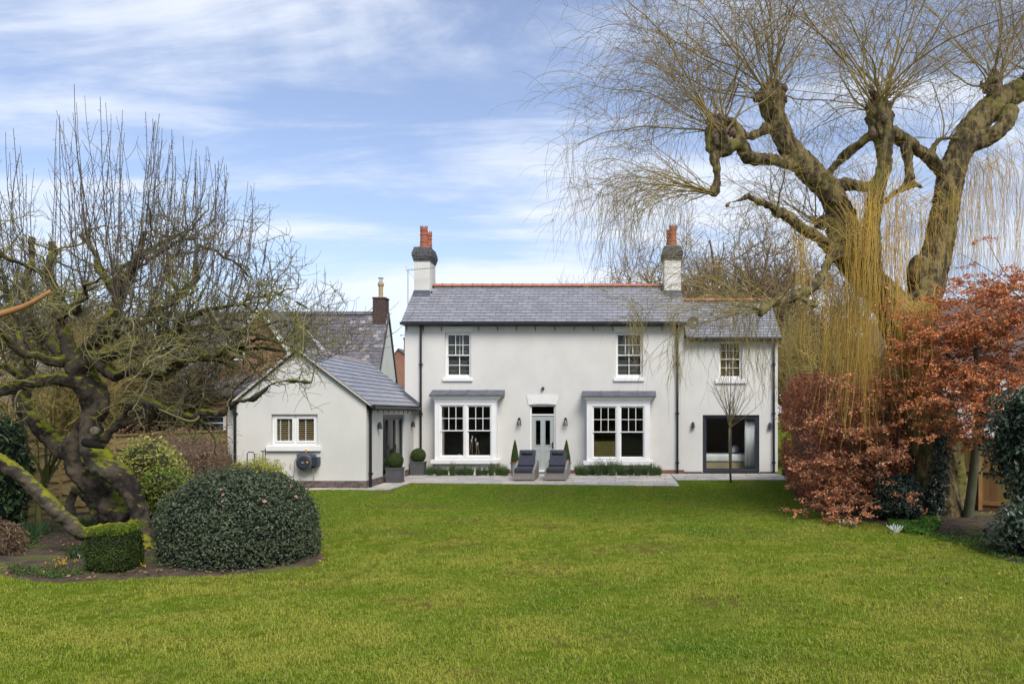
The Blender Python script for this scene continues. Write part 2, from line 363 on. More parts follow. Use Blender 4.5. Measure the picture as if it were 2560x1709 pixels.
# ---- brick plinths
mb = MB(); mb.box(XE0-.01, XE1+.01, YE-.01, YE+.2, 0, .235); mb.build('plinth', m_mortar, house); mb = MB(); mb.box(XE1-.2, XE1+.012, bf[1]+.01, 29.99, 0, .235); mb.build('plinth', m_mortar, house); mb = MB(); mb.box(XE1-.2, XE1+.012, YE+.2, bf[0]-.01, 0, .235)
pl = mb.build('plinth', m_mortar, house)
brick_wall('house_brick', pl, XE0-.01, XE1+.01, YE-.01, 0, 0, 3, m_brick_plinth)
brick_wall('house_brick', pl, XE1+.012, 0, YE, bf[0]-.02, 0, 3, m_brick_plinth, axis='y', side=1)
brick_wall('house_brick', pl, XE1+.012, 0, bf[1]+.02, 29.98, 0, 3, m_brick_plinth, axis='y', side=1)
mb = MB(); mb.box(XE1, door_h[0], YM-.01, YM+.1, 0, .16); mb.build('plinth', m_mortar, house); mb = MB(); mb.box(door_h[1], XR, YM-.01, YM+.1, 0, .16); pl = mb.build('plinth', m_mortar, house)
brick_wall('house_brick', pl, XE1+.06, door_h[0]-.01, YM-.01, 0, 0, 2, m_brick_red); brick_wall('house_brick', pl, door_h[1]+.01, XR+.01, YM-.01, 0, 0, 2, m_brick_red)
mb = MB(); mb.box(XR+.02, wD[0]-.02, YW-.02, YW+.1, 0, .085); mb.build('plinth', m_brick_plinth, house); mb = MB(); mb.box(wD[1]+.02, XW+.01, YW-.02, YW+.1, 0, .085); mb.build('plinth', m_brick_plinth, house)

# ---- roofs
def lay_slates(key, parent, o, u, v, n, U, Vl, wd, ex_, m, skip=None, umax=None, pale=None, th=0.016, pale_m=None):
    """o eave corner, u along eave, v up the slope, n normal. exposed height ex_"""
    o, u, v, n = map(Vector, (o, u, v, n)); rows = int(math.ceil(Vl/ex_))
    for r in range(rows):
        a = -(wd/2 if r % 2 else 0); s0 = r*ex_; s1 = min(s0+ex_*1.25, Vl+.01)
        lim = umax(s0+ex_/2) if umax else U
        while a < lim-.02:
            a0, a1 = max(a, 0)+.006, min(a+wd, lim)-.006
            if a1-a0 > .03 and not (skip and skip((a0+a1)/2, s0+ex_/2)):
                jt = R.uniform(0, .004); sj = R.uniform(-.006, .006)
                q = [o+u*a0+v*(s0+sj), o+u*a1+v*(s0+sj*.5), o+u*a1+v*s1, o+u*a0+v*s1]; hi = (0.034+jt, 0.034+jt, 0.008, 0.008)
                V = [tuple(q[i]+n*(hi[i]-th)) for i in range(4)]+[tuple(q[i]+n*hi[i]) for i in range(4)]
                mm = m
                if pale and pale((a0+a1)/2, s0): mm = pale_m
                piece(key, parent, 'slate', V, mm)
            a += wd
def ridge_tiles(parent, x0, x1, y, z, ln=.38, r=.11):
    k = int(round((x1-x0)/ln)); ln = (x1-x0)/k
    for i in range(k):
        a = x0+i*ln; mb = MB(); pr = []
        for (xa, rr) in ((a+.004, r), (a+ln-.05, r-.004), (a+ln-.049, r+.014), (a+ln-.002, r+.014)):
            pr.append([(xa, y+rr*1.15*math.cos(t), z+rr*math.sin(t)-.04) for t in (math.pi*1.0, math.pi*.8, math.pi*.6, math.pi*.4, math.pi*.2, 0)])
        vs_ = [p for row in pr for p in row]; fs = [(q*6+j, q*6+j+1, (q+1)*6+j+1, (q+1)*6+j) for q in range(3) for j in range(5)]+[(0,1,2,3,4,5), (23,22,21,20,19,18)]
        mb.add(vs_, fs); mb.build('ridge_tile', m_ridge, parent)
def pitched(parent_name, x0, x1, ye, ze, yr, zr, yb, zb, key='house_slate', sw=.37, m=m_slate):
    mb = MB(); t = .09
    mb.prism([(x0,ye,ze),(x0,yr,zr),(x0,yb,zb),(x0,yb,zb-t),(x0,yr,zr-t*1.2),(x0,ye,ze-t)], (x1-x0,0,0)); rf = mb.build('roof', m_under, house)
    v = Vector((0, yr-ye, zr-ze)); Ls = v.length; v.normalize(); n = Vector((1,0,0)).cross(v)
    return rf, v, n, Ls
rA, v, n, Ls = pitched('roof', XL-.07, XR+.06, 29.74, 5.40, 31.92, 6.98, 34.1, 5.4)
chL = (-7.4, -6.81); chR = (1.96, 2.58)
yc = 31.4
lay_slates('house_slate', rA, (XL-.07, 29.74, 5.40), (1,0,0), v, n, XR-XL+.13, Ls, .365, Ls/13, m_slate,
           skip=lambda a, s: 29.74+v.y*s > yc and (a+XL-.07 < chL[1] or a+XL-.07 > chR[0]))
ridge_tiles(rA, chL[1]+.02, chR[0]-.02, 31.92, 7.03)
rB, v, n, Ls = pitched('roof', XR+.07, XW+.09, 29.86, 4.86, 31.98, 6.44, 34.1, 4.86)
lay_slates('house_slate', rB, (XR+.07, 29.86, 4.86), (1,0,0), v, n, XW-XR+.02, Ls, .36, Ls/14, m_slate)
ridge_tiles(rB, XR+.07, XW+.08, 31.98, 6.49)
# extension roof, ridge along Y
y0e = YE-.10; XV, ZV = XE1+.2, 2.40; yEnd = 31.25
mb = MB(); sl_ = (ZR-ZV)/(XV-XRD)
mb.prism([(XV,y0e,ZV-.02),(XRD,y0e,ZR-.02),(XE0-.25,y0e,ZE-.08),(XE0-.25,y0e,ZE-.15),(XRD,y0e,ZR-.12),(XV,y0e,ZV-.09)], (0,29.99-y0e,0))
mb.prism([(XL-.01,29.995,ZR-sl_*(XL-.01-XRD)-.02),(XRD,29.995,ZR-.02),(XE0-.25,29.995,ZE-.08),(XE0-.25,29.995,ZE-.15),(XRD,29.995,ZR-.12),(XL-.01,29.995,ZR-sl_*(XL-XRD)-.12)], (0,yEnd-29.995,0))
rC = mb.build('roof', m_under, house)
v = Vector((XRD-XV, 0, ZR-ZV)); Ls = v.length; v.normalize(); n = Vector((0,1,0)).cross(v)*1.0
if n.z < 0: n = -n
lay_slates('house_slate', rC, (XV, y0e, ZV), (0,1,0), v, n, 29.99-y0e, Ls, .40, Ls/12, m_slate,
           umax=lambda s: (29.985-y0e) if XV+v.x*(s-.12) > XL-.02 else yEnd-y0e)
mb = MB(); mb.prism([(XRD-.1,0,ZR-.05),(XRD+.1,0,ZR-.05),(XRD,0,ZR+.055)], (0,1,0)); 
mb = MB(); mb.prism([(XRD-.12,y0e,ZR-.06),(XRD+.12,y0e,ZR-.06),(XRD+.03,y0e,ZR+.05),(XRD-.03,y0e,ZR+.05)], (0,yEnd-y0e,0)); mb.build('ridge_capping', mat('ridge_stone', (0.30,0.25,0.22), (0.22,0.2,0.19), 6), rC)
# verge boards + lead flashing against the house
m_verge = mat('verge_mortar', (0.52,0.49,0.43), (0.42,0.39,0.34), 12)
mb = MB(); mb.prism([(XV,y0e-.012,ZV-.005),(XRD,y0e-.012,ZR+.0),(XRD,y0e-.012,ZR-.065),(XV-.08,y0e-.012,ZV-.0)], (0,.1,0)); mb.prism([(XE0-.25,y0e-.012,ZE-.06),(XE0-.25,y0e-.012,ZE-.13),(XRD,y0e-.012,ZR-.09),(XRD,y0e-.012,ZR)], (0,.1,0)); mb.build('verge', m_verge, rC)
zf = lambda x: ZV+sl_*(XV-x)
mb = MB(); mb.prism([(XV+.03,29.955,ZV+.01),(XL,29.955,zf(XL)+.02),(XL,29.955,zf(XL)+.17),(XV+.03,29.955,ZV+.13)], (0,.04,0)); mb.prism([(XV+.03,29.83,ZV+.035),(XV+.03,29.95,ZV+.05),(XL,29.95,zf(XL)+.05),(XL,29.83,zf(XL)+.035)], (0,0,.012)); mb.build('flashing', m_lead, rC)

# ---- gutters, downpipes
mb = MB(); mb.box(XL-.09, XR+.08, 29.62, 29.73, 5.30, 5.395); mb.box(XL-.02, XR+.06, 29.735, 29.995, 5.28, 5.30); mb.build('gutter', m_black, house, bevel=.02)
mb = MB(); mb.box(XR+.09, XW+.1, 29.75, 29.85, 4.77, 4.855); mb.box(XR+.07, XW+.05, 29.855, 30.095, 4.76, 4.775); mb.build('gutter', m_black, house, bevel=.02)
mb = MB(); mb.box(XV-.01, XV+.09, y0e+.02, 29.9, ZV-.10, ZV-.015); mb.box(XE1+.002, XV-.012, y0e+.1, 29.9, ZV-.10, ZV-.085); mb.build('gutter', m_black, house, bevel=.02)
for i in range(9):
    y = 24.75+i*.62; mb = MB(); mb.box(XE1+.003, XV-.02, y, y+.02, ZV-.13, ZV-.102); mb.box(XE1+.003, XE1+.02, y, y+.02, ZV-.22, ZV-.13); mb.build('gutter_bracket', m_black, house)
for px in (1017, 1059, 1104, 1197, 1244, 1291, 1339, 1387, 1435.5, 1483, 1532, 1614, 1656):
    x = X(px, 30); mb = MB(); mb.tube([(x, 29.97, 5.29), (x, 29.97, 5.11)], .011, 6); mb.tube([(x-.03, 29.975, 5.2), (x+.03, 29.975, 5.2)], .008, 5); mb.build('gutter_bracket', m_black, house)
def pipe(x, y, z1, z0=.02, r=.04, side=None):
    mb = MB(); mb.tube([(x, y, z1), (x, y, z0)], r, 12); 
    for z in np.arange(z0+.35, z1-.2, 1.75): mb.tube([(x, y, z), (x, y, z+.09)], r*1.22, 12); mb.box(x-.07, x+.07, y+.01, y+.035, z+.02, z+.07)
    mb.tube([(x, y, z1-.02), (x, y, z1+.06)], r*1.35, 12); return mb.build('drainpipe', m_black, house, smooth=False)
pipe(X(1052,29.93), 29.92, 5.24); pipe(X(1693.5,29.93), 29.92, 5.24); pipe(X(1935,30), 30.02, 4.72)
pipe(XE1+.06, 24.42, 2.27, r=.042); pipe(XE0+.02, YE-.05, 2.35, r=.04)

# ---- chimneys
def chimney(x0, x1, yf, yb, zb, zt, pots, cap=6):
    mb = MB(); mb.box(x0, x1, yf, yb, 5.6, zt); ch = mb.build('chimney', m_plaster, house)
    a = (.03, .055, .08, .08, .05, .02); z = zt; core = MB()
    for c in range(6):
        o_ = a[c]; xs0, xs1, ys0, ys1 = x0-o_, x1+o_, yf-o_, yb+o_
        core.box(xs0+.008, xs1-.008, ys0+.008, ys1-.008, z, z+.0865)
        for (ax, f0, f1, pl_) in (('x', xs0, xs1, ys0), ('yR', ys0+.105, ys1, xs1), ('yL', ys0+.105, ys1, xs0)):
            bl = .225; p = f0-(bl/2 if c % 2 else 0)
            while p < f1-.02:
                q0, q1 = max(p, f0)+.004, min(p+bl, f1)-.004
                if q1-q0 > .03:
                    if ax == 'x': bx = (q0, q1, pl_, pl_+.1)
                    elif ax == 'yR': bx = (pl_-.1, pl_, q0, q1)
                    else: bx = (pl_, pl_+.1, q0, q1)
                    V = [(bx[0],bx[2],z+.004),(bx[1],bx[2],z+.004),(bx[1],bx[3],z+.004),(bx[0],bx[3],z+.004),(bx[0],bx[2],z+.079),(bx[1],bx[2],z+.079),(bx[1],bx[3],z+.079),(bx[0],bx[3],z+.079)]
                    piece('house_brick', ch, 'brick', V, m_brick_blue)
                p += bl+.002
        z += .0865
    core.build('brick_core', m_mortar, ch)
    mb = MB(); e = .0; k = MB(); 
    k.add([(x0-.02,yf-.02,z),(x1+.02,yf-.02,z),(x1+.02,yb+.02,z),(x0-.02,yb+.02,z),(x0+.12,yf+.2,z+.07),(x1-.12,yf+.2,z+.07),(x1-.12,yb-.2,z+.07),(x0+.12,yb-.2,z+.07)], BOXF); k.build('flaunching', m_mortar, ch)
    for (px_, py_, hh) in pots:
        prof = [(.155,0),(.155,.06),(.145,.07),(.14,.16),(.15,.17),(.15,.20),(.138,.21),(.132,.42),(.15,.43),(.15,.46),(.132,.47),(.134,.57),(.15,.58),(.15,.61),(.135,.62),(.14,.69)]
        prof = [(r_, q*hh/.69) for r_, q in prof]; mb = MB(); mb.lathe(px_, py_, prof+[(.105, hh), (.1, hh-.2)], 20, z+.04)
        for t in range(10):
            t0 = t/10*2*math.pi; A = lambda th, rr, zz_: (px_+rr*math.cos(th), py_+rr*math.sin(th), zz_)
            d = .2; mb.add([A(t0,.142,z+.04+hh),A(t0+2*d+.1,.142,z+.04+hh),A(t0+d+.05,.148,z+.12+hh),A(t0,.115,z+.04+hh),A(t0+2*d+.1,.115,z+.04+hh),A(t0+d+.05,.122,z+.12+hh)], [(0,1,2),(5,4,3),(0,2,5,3),(1,4,5,2)])
        mb.build('chimney_pot', m_pot, ch)
    mb = MB(); zs = zb; mb.box(x0-.015, x1+.015, yf-.02, yf+.0, zs-.02, zs+.14); mb.prism([(x0-.015,yf-.16,zs-.10),(x1+.015,yf-.16,zs-.10),(x1+.015,yf-.0,zs+.02),(x0-.015,yf-.0,zs+.02)], (0,0,.02)); mb.build('flashing', m_lead, ch)
    return ch
chimney(*chL, 31.4, 32.4, 6.63, 7.86, [(-7.08, 31.62, .72), (-7.02, 32.1, .62)])
chimney(*chR, 31.4, 32.4, 6.63, 7.90, [(2.29, 31.62, .72), (2.22, 32.1, .66)])

# ---- windows
def ring(mb, x0, x1, z0, z1, w_, y0, y1, wb=None):
    wb = wb or w_
    mb.box(x0, x0+w_, y0, y1, z0, z1); mb.box(x1-w_, x1, y0, y1, z0, z1); mb.box(x0+w_, x1-w_, y0, y1, z1-w_, z1); mb.box(x0+w_, x1-w_, y0, y1, z0, z0+wb)
def sash(parent, gx0, gx1, gz0, gz1, zm, y, up=(3,2), lo=(1,1), bar=.022):
    """two sliding sashes; glass area gx,gz; zm meeting rail; upper one in front"""
    for nme, za, zb_, yy, (c, r) in (('sash', zm+.018, gz1, y, up), ('sash', gz0, zm-.018, y+.045, lo)):
        mb = MB(); ring(mb, gx0-.035, gx1+.035, za-.036, zb_+.036, .036, yy, yy+.042); s_ = mb.build(nme, m_white, parent)
        for i in range(1, c):
            x = gx0+(gx1-gx0)*i/c; b = MB(); b.box(x-bar/2, x+bar/2, yy+.008, yy+.034, za, zb_); b.build('glazing_bar', m_white, parent)
        for k in range(1, r):
            z = za+(zb_-za)*k/r; b = MB(); b.box(gx0, gx1, yy+.010, yy+.032, z-bar/2, z+bar/2); b.build('glazing_bar', m_white, parent)
        for i in range(c):
            for k in range(r):
                xa, xb = gx0+(gx1-gx0)*i/c, gx0+(gx1-gx0)*(i+1)/c; zc, zd = za+(zb_-za)*k/r, za+(zb_-za)*(k+1)/r
                b = MB(); b.box(xa+.002, xb-.002, yy+.018, yy+.022, zc+.002, zd-.002); b.build('pane', m_glass, parent)
def blind(parent, x0, x1, z0, z1, y, m, tapes=(), pitch=.052, wd=.05, tilt=.35):
    k = int((z1-z0)/pitch); V = []; F = []; mb = MB()
    for i in range(k):
        z = z1-(i+.5)*pitch; dy = wd/2*math.cos(tilt); dz = wd/2*math.sin(tilt)
        mb.add([(x0,y-dy,z-dz),(x1,y-dy,z-dz),(x1,y+dy,z+dz),(x0,y+dy,z+dz),(x0,y-dy,z-dz+.004),(x1,y-dy,z-dz+.004),(x1,y+dy,z+dz+.004),(x0,y+dy,z+dz+.004)], BOXF)
    mb.build('blind', m, parent, kind='stuff')
    for x in tapes:
        b = MB(); b.box(x-.017, x+.017, y-.034, y-.031, z0, z1); b.build('blind_tape', m_tape, parent)
def lintel(parent, x0, x1, b0, b1, zb, zt, y, rise=.04):
    pts = [(x0, y, zt)]; n_ = 9
    low = [(b0+(b1-b0)*i/n_, y, zb+rise*math.sin(math.pi*i/n_)) for i in range(n_+1)]
    mb = MB(); mb.prism([(x0,y,zt)]+low+[(x1,y,zt)], (0,-.022,0)); mb.build('lintel', m_white2, parent)
def upper_window(h, g, zm, lin, sill, m_b, up=(3,2), lo=(2,2), y=YM):
    x0, x1, z0, z1 = h; mb = MB(); ring(mb, x0+.002, x1-.002, z0+.002, z1-.002, .075, y+.10, y+.20, .06); wn = mb.build('window', m_white, house)
    sash(wn, *g, zm, y+.12, up, lo); blind(wn, g[0]-.02, g[1]+.02, g[2], g[3], y+.27, m_b, (sum(g[:2])/2,))
    mb = MB(); mb.box(sill[0], sill[1], y-.07, y+.12, sill[2], sill[3]); mb.build('sill', m_white, wn, bevel=.008)
    if lin: lintel(wn, *lin)
    return wn
for (o_, h) in ((0, upL), (427.0, upR)):
    g = (X(1119+o_*.9965,30), X(1174+o_*1.0,30), Z(935.8,30), Z(837,30))
    upper_window(h, g, Z(887,30), (X(1105+o_,30), X(1184+o_*1.002,30), X(1111+o_,30), X(1179+o_,30), Z(831,30), 5.27, YM-.001), (X(1107+o_,30), X(1182+o_*1.003,30), Z(952.4,30), Z(944.5,30)), m_blind_w)
g = (X(1800,30.1), X(1851.4,30.1), Z(939,30.1), Z(856,30.1))
wn = upper_window(wW, g, Z(897,30.1), None, (X(1788,30.1), X(1866,30.1), Z(958,30.1), Z(949,30.1)), m_blind, (3,2), (3,2), YW)
# extension casement
x0, x1, z0, z1 = ex; mb = MB(); ring(mb, x0+.003, x1-.003, z0, z1-.003, .07, YE+.09, YE+.17); xm = (x0+x1)/2; mb.box(xm-.03, xm+.03, YE+.09, YE+.17, z0+.07, z1-.07); wn = mb.build('window', m_white, house)
for a, b in ((x0+.07, xm-.03), (xm+.03, x1-.07)):
    mb = MB(); ring(mb, a+.004, b-.004, z0+.074, z1-.074, .055, YE+.07, YE+.12); mb.build('casement', m_white, wn)
    mb = MB(); mb.box(a+.055, b-.055, YE+.09, YE+.094, z0+.125, z1-.125); mb.build('pane', m_glass, wn)
blind(wn, x0+.1, x1-.1, z0+.1, z1-.1, YE+.16, m_blind, [X(q, YE) for q in (697, 718, 760.5, 782)], pitch=.055)
mb = MB(); mb.box(X(667,YE), X(803.3,YE), YE-.09, YE+.1, Z(1127.6,YE)+.01, Z(1114,YE)); mb.build('sill', m_white, wn, bevel=.01)
# bays
def bay(x0, x1, dx, gl, gz0, gz1, zm, roofx):
    YB = 29.55; zs, zt = .55-dx, 2.60-dx*.8; mb = MB()
    (a0, a1), (b0, b1) = gl
    e = .036
    mb.box(x0, a0-e, YB, YB+.10, zs, zt); mb.box(a1+e, b0-e, YB, YB+.10, zs, zt); mb.box(b1+e, x1, YB, YB+.10, zs, zt)
    for c, d in ((a0-e, a1+e), (b0-e, b1+e)): mb.box(c, d, YB, YB+.10, gz1+e, zt); mb.box(c, d, YB, YB+.10, zs, gz0-e)
    mb.box(x0, x0+.09, YB+.1, YM, zs, zt); mb.box(x1-.09, x1, YB+.1, YM, zs, zt)
    bw = mb.build('bay_window', m_white, house, bevel=.004)
    for (c, d) in gl: sash(bw, c, d, gz0, gz1, zm, YB+.035)
    mb = MB()   # raised beads round each sash
    for c, d in gl: ring(mb, c-.10, d+.10, gz0-.09, gz1+.10, .03, YB-.012, YB-.001)
    mb.build('moulding', m_white, bw)
    mb = MB(); xc0, xc1 = x0, x1; pts = [(0,0),(.02,0),(.03,.06),(.05,.09),(.13,.17),(.14,.21),(0,.21)]
    mb.prism([(xc0-.01, YB-.02, zt-.02), (xc1+.01, YB-.02, zt-.02), (xc1+.01, YB-.02, zt+.04), (xc0-.01, YB-.02, zt+.04)], (0, .46, 0))
    q0 = [(xc0-.01-o_, YB-.021-o_, zt+.04+h_) for o_, h_ in ((0,0),(.03,.05),(.10,.10),(.12,.13))]; q1 = [(xc1+.01+o_, YB-.021-o_, zt+.04+h_) for o_, h_ in ((0,0),(.03,.05),(.10,.10),(.12,.13))]
    r0 = [(xc0-.01-o_, YM-.001, zt+.04+h_) for o_, h_ in ((0,0),(.03,.05),(.10,.10),(.12,.13))]; r1 = [(xc1+.01+o_, YM-.001, zt+.04+h_) for o_, h_ in ((0,0),(.03,.05),(.10,.10),(.12,.13))]
    fs = []
    for i in range(3): fs += [(i, 4+i, 5+i, 1+i), (8+i, i, i+1, 9+i), (4+i, 12+i, 13+i, 5+i)]
    mb.add(q0+q1+r0+r1, fs+[(0,8,12,4)]); mb.build('cornice', m_white, bw)
    mb = MB(); zr = zt+.171; f0, f1 = roofx
    mb.add([(f0,29.36,zr),(f1,29.36,zr),(f1,29.995,zr),(f0,29.995,zr),(f0,29.36,zr+.055),(f1,29.36,zr+.055),(f1+.01,29.995,zr+.24),(f0-.01,29.995,zr+.24)], BOXF)
    rf = mb.build('bay_roof', m_lead, bw, bevel=.006)
    for t in (.25, .5, .75):
        x = f0+(f1-f0)*t; mb = MB(); mb.tube([(x,29.37,zr+.066),(x,29.6,zr+.13),(x,29.98,zr+.24)], .018, 8); mb.build('lead_roll', m_lead, rf)
    mb = MB(); mb.box(x0-.12, x1+.10, YB-.13, YM-.001, zs-.145, zs-.001); mb.build('sill', m_white, bw, bevel=.008)
    mb = MB(); mb.box(x0+.03, x1-.03, YB+.02, YM-.001, 0, zs-.15); mb.build('bay_base', m_plaster, bw)
    mb = MB(); mb.box(x0+.1, x1-.1, YB+.12, 30.35, zs-.0, zs+.03); mb.build('window_board', m_white, bw)
    mb = MB(); mb.box(x0+.02, x1-.02, YB+.02, 30.0, zt-.06, zt-.03); mb.build('bay_ceiling', m_white, bw)
s_ = 71.06
bay(-6.24, -4.07, 0, ((-6.0,-5.25),(-5.055,-4.295)), .70, 2.41, 1.566, (-6.40, -3.83))
bay(-.89, 1.34, .045, ((-.643,.122),(.328,1.093)), .648, 2.375, 1.52, (-1.05, 1.55))
# ---- front door
x0, x1 = door_h[0], door_h[1]; mb = MB(); ring(mb, x0+.003, x1-.003, .08, door_h[3]-.003, .06, YM+.08, YM+.2); mb.box(x0+.063, x1-.063, YM+.08, YM+.2, Z(1038,30), Z(1034.5,30)); dfr = mb.build('door_frame', m_white, house)
lintel(dfr, X(1316,30), X(1396.3,30), X(1321.5,30), X(1391,30), Z(1011.5,30), Z(987,30), YM-.001, .035)
mb = MB(); mb.box(x0+.064, x1-.064, YM+.12, YM+.124, Z(1034,30), Z(1016.5,30)); mb.build('pane', m_glass, dfr)
d0, d1, dz0, dz1 = x0+.065, x1-.065, .12, Z(1038.5,30); dm = (d0+d1)/2
pg = [(X(1339,30), X(1350.5,30)), (X(1362.8,30), X(1374.6,30))]; pz0, pz1 = Z(1111.5,30), Z(1051,30)
mb = MB(); wall_xz(mb, d0, d1, dz0, dz1, YM+.11, .045, [(a, b, pz0, pz1) for a, b in pg]); dr = mb.build('door', m_door, dfr)
mb = MB()
for a, b in pg:
    ring(mb, a-.022, b+.022, pz0-.03, pz1+.03, .02, YM+.098, YM+.109); ring(mb, a-.022, b+.022, Z(1164,30), Z(1125,30), .018, YM+.098, YM+.109); mb.box(a+.02, b-.02, YM+.1, YM+.109, Z(1160,30), Z(1129,30))
mb.build('door_panel', m_door, dfr)
mb = MB()
for a, b in pg: mb.box(a, b, YM+.13, YM+.134, pz0, pz1)
mb.build('door_glass', m_glass, dfr)
mb = MB(); hx = d1-.045; mb.box(hx-.018, hx+.018, YM+.09, YM+.107, .92, 1.14); mb.tube([(hx,YM+.1,1.06),(hx,YM+.05,1.06),(hx-.1,YM+.05,1.06)], .01, 8); mb.build('handle', m_brass, dfr)
mb = MB(); mb.box(x0+.02, x1-.02, YM-.02, YM+.2, .085, .125); mb.build('threshold', m_white, dfr, bevel=.005)
mb = MB(); mb.box(x0-.02, x1+.02, YM-.12, YM+.05, 0.0, .084); mb.build('step', m_brick_plinth, dfr)
# ---- wing patio door
x0, x1, z0, z1 = wD; y = YW+.06; mb = MB(); ring(mb, x0+.003, x1-.003, z0, z1-.003, .09, y, y+.14, .11); pd = mb.build('patio_door', m_anth, house, bevel=.004)
xm = (X(1675,30.1)+X(1700,30.1)*.45+X(1675,30.1)*.0)/1.45; xa = X(1766,30.1); xm = X(1829.5,30.1)
for a, b, yy in ((x0+.092, xm+.02, y+.07), (xm-.045, x1-.092, y+.015)):
    mb = MB(); ring(mb, a, b, z0+.112, z1-.092, .055, yy, yy+.05); mb.build('sliding_frame', m_anth, pd)
    mb = MB(); mb.box(a+.055, b-.055, yy+.02, yy+.026, z0+.165, z1-.147); mb.build('pane', m_glass, pd)
mb = MB(); mb.box(x0-.06, x1+.06, YW-.05, YW+.059, -.0, .03); mb.build('threshold', m_anth, pd)
# ---- bifold doors in the extension side
xs = XE1-.16; a0, a1, z0, z1 = bf; mb = MB()
mb.box(xs, xs+.1, a0+.003, a0+.06, z0, z1-.003); mb.box(xs, xs+.1, a1-.06, a1-.003, z0, z1-.003); mb.box(xs, xs+.1, a0+.06, a1-.06, z1-.1, z1-.003); mb.box(xs, xs+.1, a0+.06, a1-.06, z0, z0+.05)
bd = mb.build('bifold_door', mat('grey_metal_frame', (0.10,0.11,0.12), rough=.45, spec=.5), house)
k = 3; lw = (a1-a0-.12)/k
for i in range(k):
    b0 = a0+.06+i*lw+.003; b1 = b0+lw-.006; mb = MB(); q = .06
    for (u0, u1, w0, w1) in ((b0, b0+q, z0+.052, z1-.102), (b1-q, b1, z0+.052, z1-.102), (b0+q, b1-q, z1-.17, z1-.102), (b0+q, b1-q, z0+.052, z0+.14)): mb.box(xs+.02, xs+.085, u0, u1, w0, w1)
    mb.build('door_leaf', m_anth, bd)
    mb = MB(); mb.box(xs+.05, xs+.055, b0+q, b1-q, z0+.14, z1-.17); mb.build('pane', m_glass, bd)
    mb = MB(); mb.box(xs+.087, xs+.11, b0+.01, b0+.04, 1.0, 1.15); mb.build('handle', m_black, bd)

# ---- security light and wall lanterns
mb = MB(); xq, zq = X(1357.6,30), Z(970.6,30)
pr = [(.0,.09),(.03,.085),(.05,.07),(.06,.04),(.055,.0)]
sl2 = empty('security_light', (xq, 29.95, zq), 'small round dark sensor lamp on the render above the front door lintel', 'wall lamp')
mb.tube([(xq,29.998,zq),(xq,29.96,zq)], .05, 14); mb.build('mount', m_anth, sl2)
mb = MB(); mb.tube([(xq,29.96,zq),(xq,29.94,zq),(xq,29.9,zq),(xq,29.88,zq)], [.052,.06,.05,.02], 14); mb.build('dome', m_anth, sl2, smooth=True)
m_lg = glass_mat('lantern_glass', (.8,.82,.82)); m_bulb = mat('opal_glass', (.6,.6,.55), rough=.3)
def lantern(px, lab):
    x = X(px, 29.85); zc = Z(1054,29.85); t = empty('wall_lantern', (x, 30, zc), lab, 'wall lamp', 'lanterns beside the front door')
    mb = MB(); mb.box(x-.035, x+.035, 29.97, 29.998, zc-.02, zc+.14); mb.tube([(x,29.98,zc+.12),(x,29.9,zc+.15),(x,29.87,zc+.14)], .012, 8); mb.build('bracket', m_black, t)
    mb = MB(); mb.lathe(x, 29.87, [(.03,.14),(.045,.13),(.05,.09),(.055,.085)], 14, zc); mb.build('hood', m_black, t)
    mb = MB()
    for sx, sy in ((-1,-1),(1,-1),(1,1),(-1,1)): mb.tube([(x+sx*.035,29.87+sy*.035,zc+.1),(x+sx*.072,29.87+sy*.06,zc-.13)], .008, 6)
    for (p, q) in (((-1,-1),(1,-1)),((1,-1),(1,1)),((1,1),(-1,1)),((-1,1),(-1,-1))): mb.tube([(x+p[0]*.072,29.87+p[1]*.06,zc-.13),(x+q[0]*.072,29.87+q[1]*.06,zc-.13)], .009, 6)
    mb.build('frame', m_black, t)
    mb = MB(); mb.lathe(x, 29.87, [(.018,-.06),(.03,-.03),(.03,.01),(.015,.07)], 10, zc); mb.build('bulb', m_bulb, t)
    mb = MB(); mb.lathe(x, 29.87, [(.06,-.12),(.055,-.02),(.035,.09)], 4, zc); mb.build('pane', m_lg, t)
lantern(1297.6, 'black glass lantern between the front door and the bay window nearer the extension')
lantern(1413.7, 'black glass lantern between the front door and the bay window nearer the wing')
def cowl(p, dirv, lab, grp):
    """down-facing conical shade: p wall point, dirv outward"""
    x, y, z = p; d = Vector(dirv); t = empty('wall_light', p, lab, 'wall lamp', grp); c = Vector(p)+d*.07
    mb = MB(); mb.tube([Vector(p), Vector(p)+d*.03], .035, 12); mb.build('mount', m_anth, t)
    mb = MB(); mb.lathe(c.x, c.y, [(.035,.11),(.05,.08),(.058,.02),(.075,-.10),(.07,-.10),(.05,.0),(.02,.03)], 16, z); mb.build('shade', m_anth, t)
cowl((XE1+.001, 25.37, 1.80), (1,0,0), 'dark cowl wall light above the planter closer to the lawn, beside the corner drainpipe', 'cowl lights beside the folding doors')
cowl((XE1+.001, 29.6, 1.79), (1,0,0), 'dark cowl wall light in the inner corner where extension meets house', 'cowl lights beside the folding doors')
cowl((X(1732,30.1), YW-.001, Z(1062,30.1)), (0,-1,0), 'small dark downlight on the wing between long drainpipe and glass patio door', 'downlights beside the patio door')
cowl((X(1924.4,30.1), YW-.001, Z(1063,30.1)), (0,-1,0), 'small dark downlight on the wing at the end by the beech hedge', 'downlights beside the patio door')

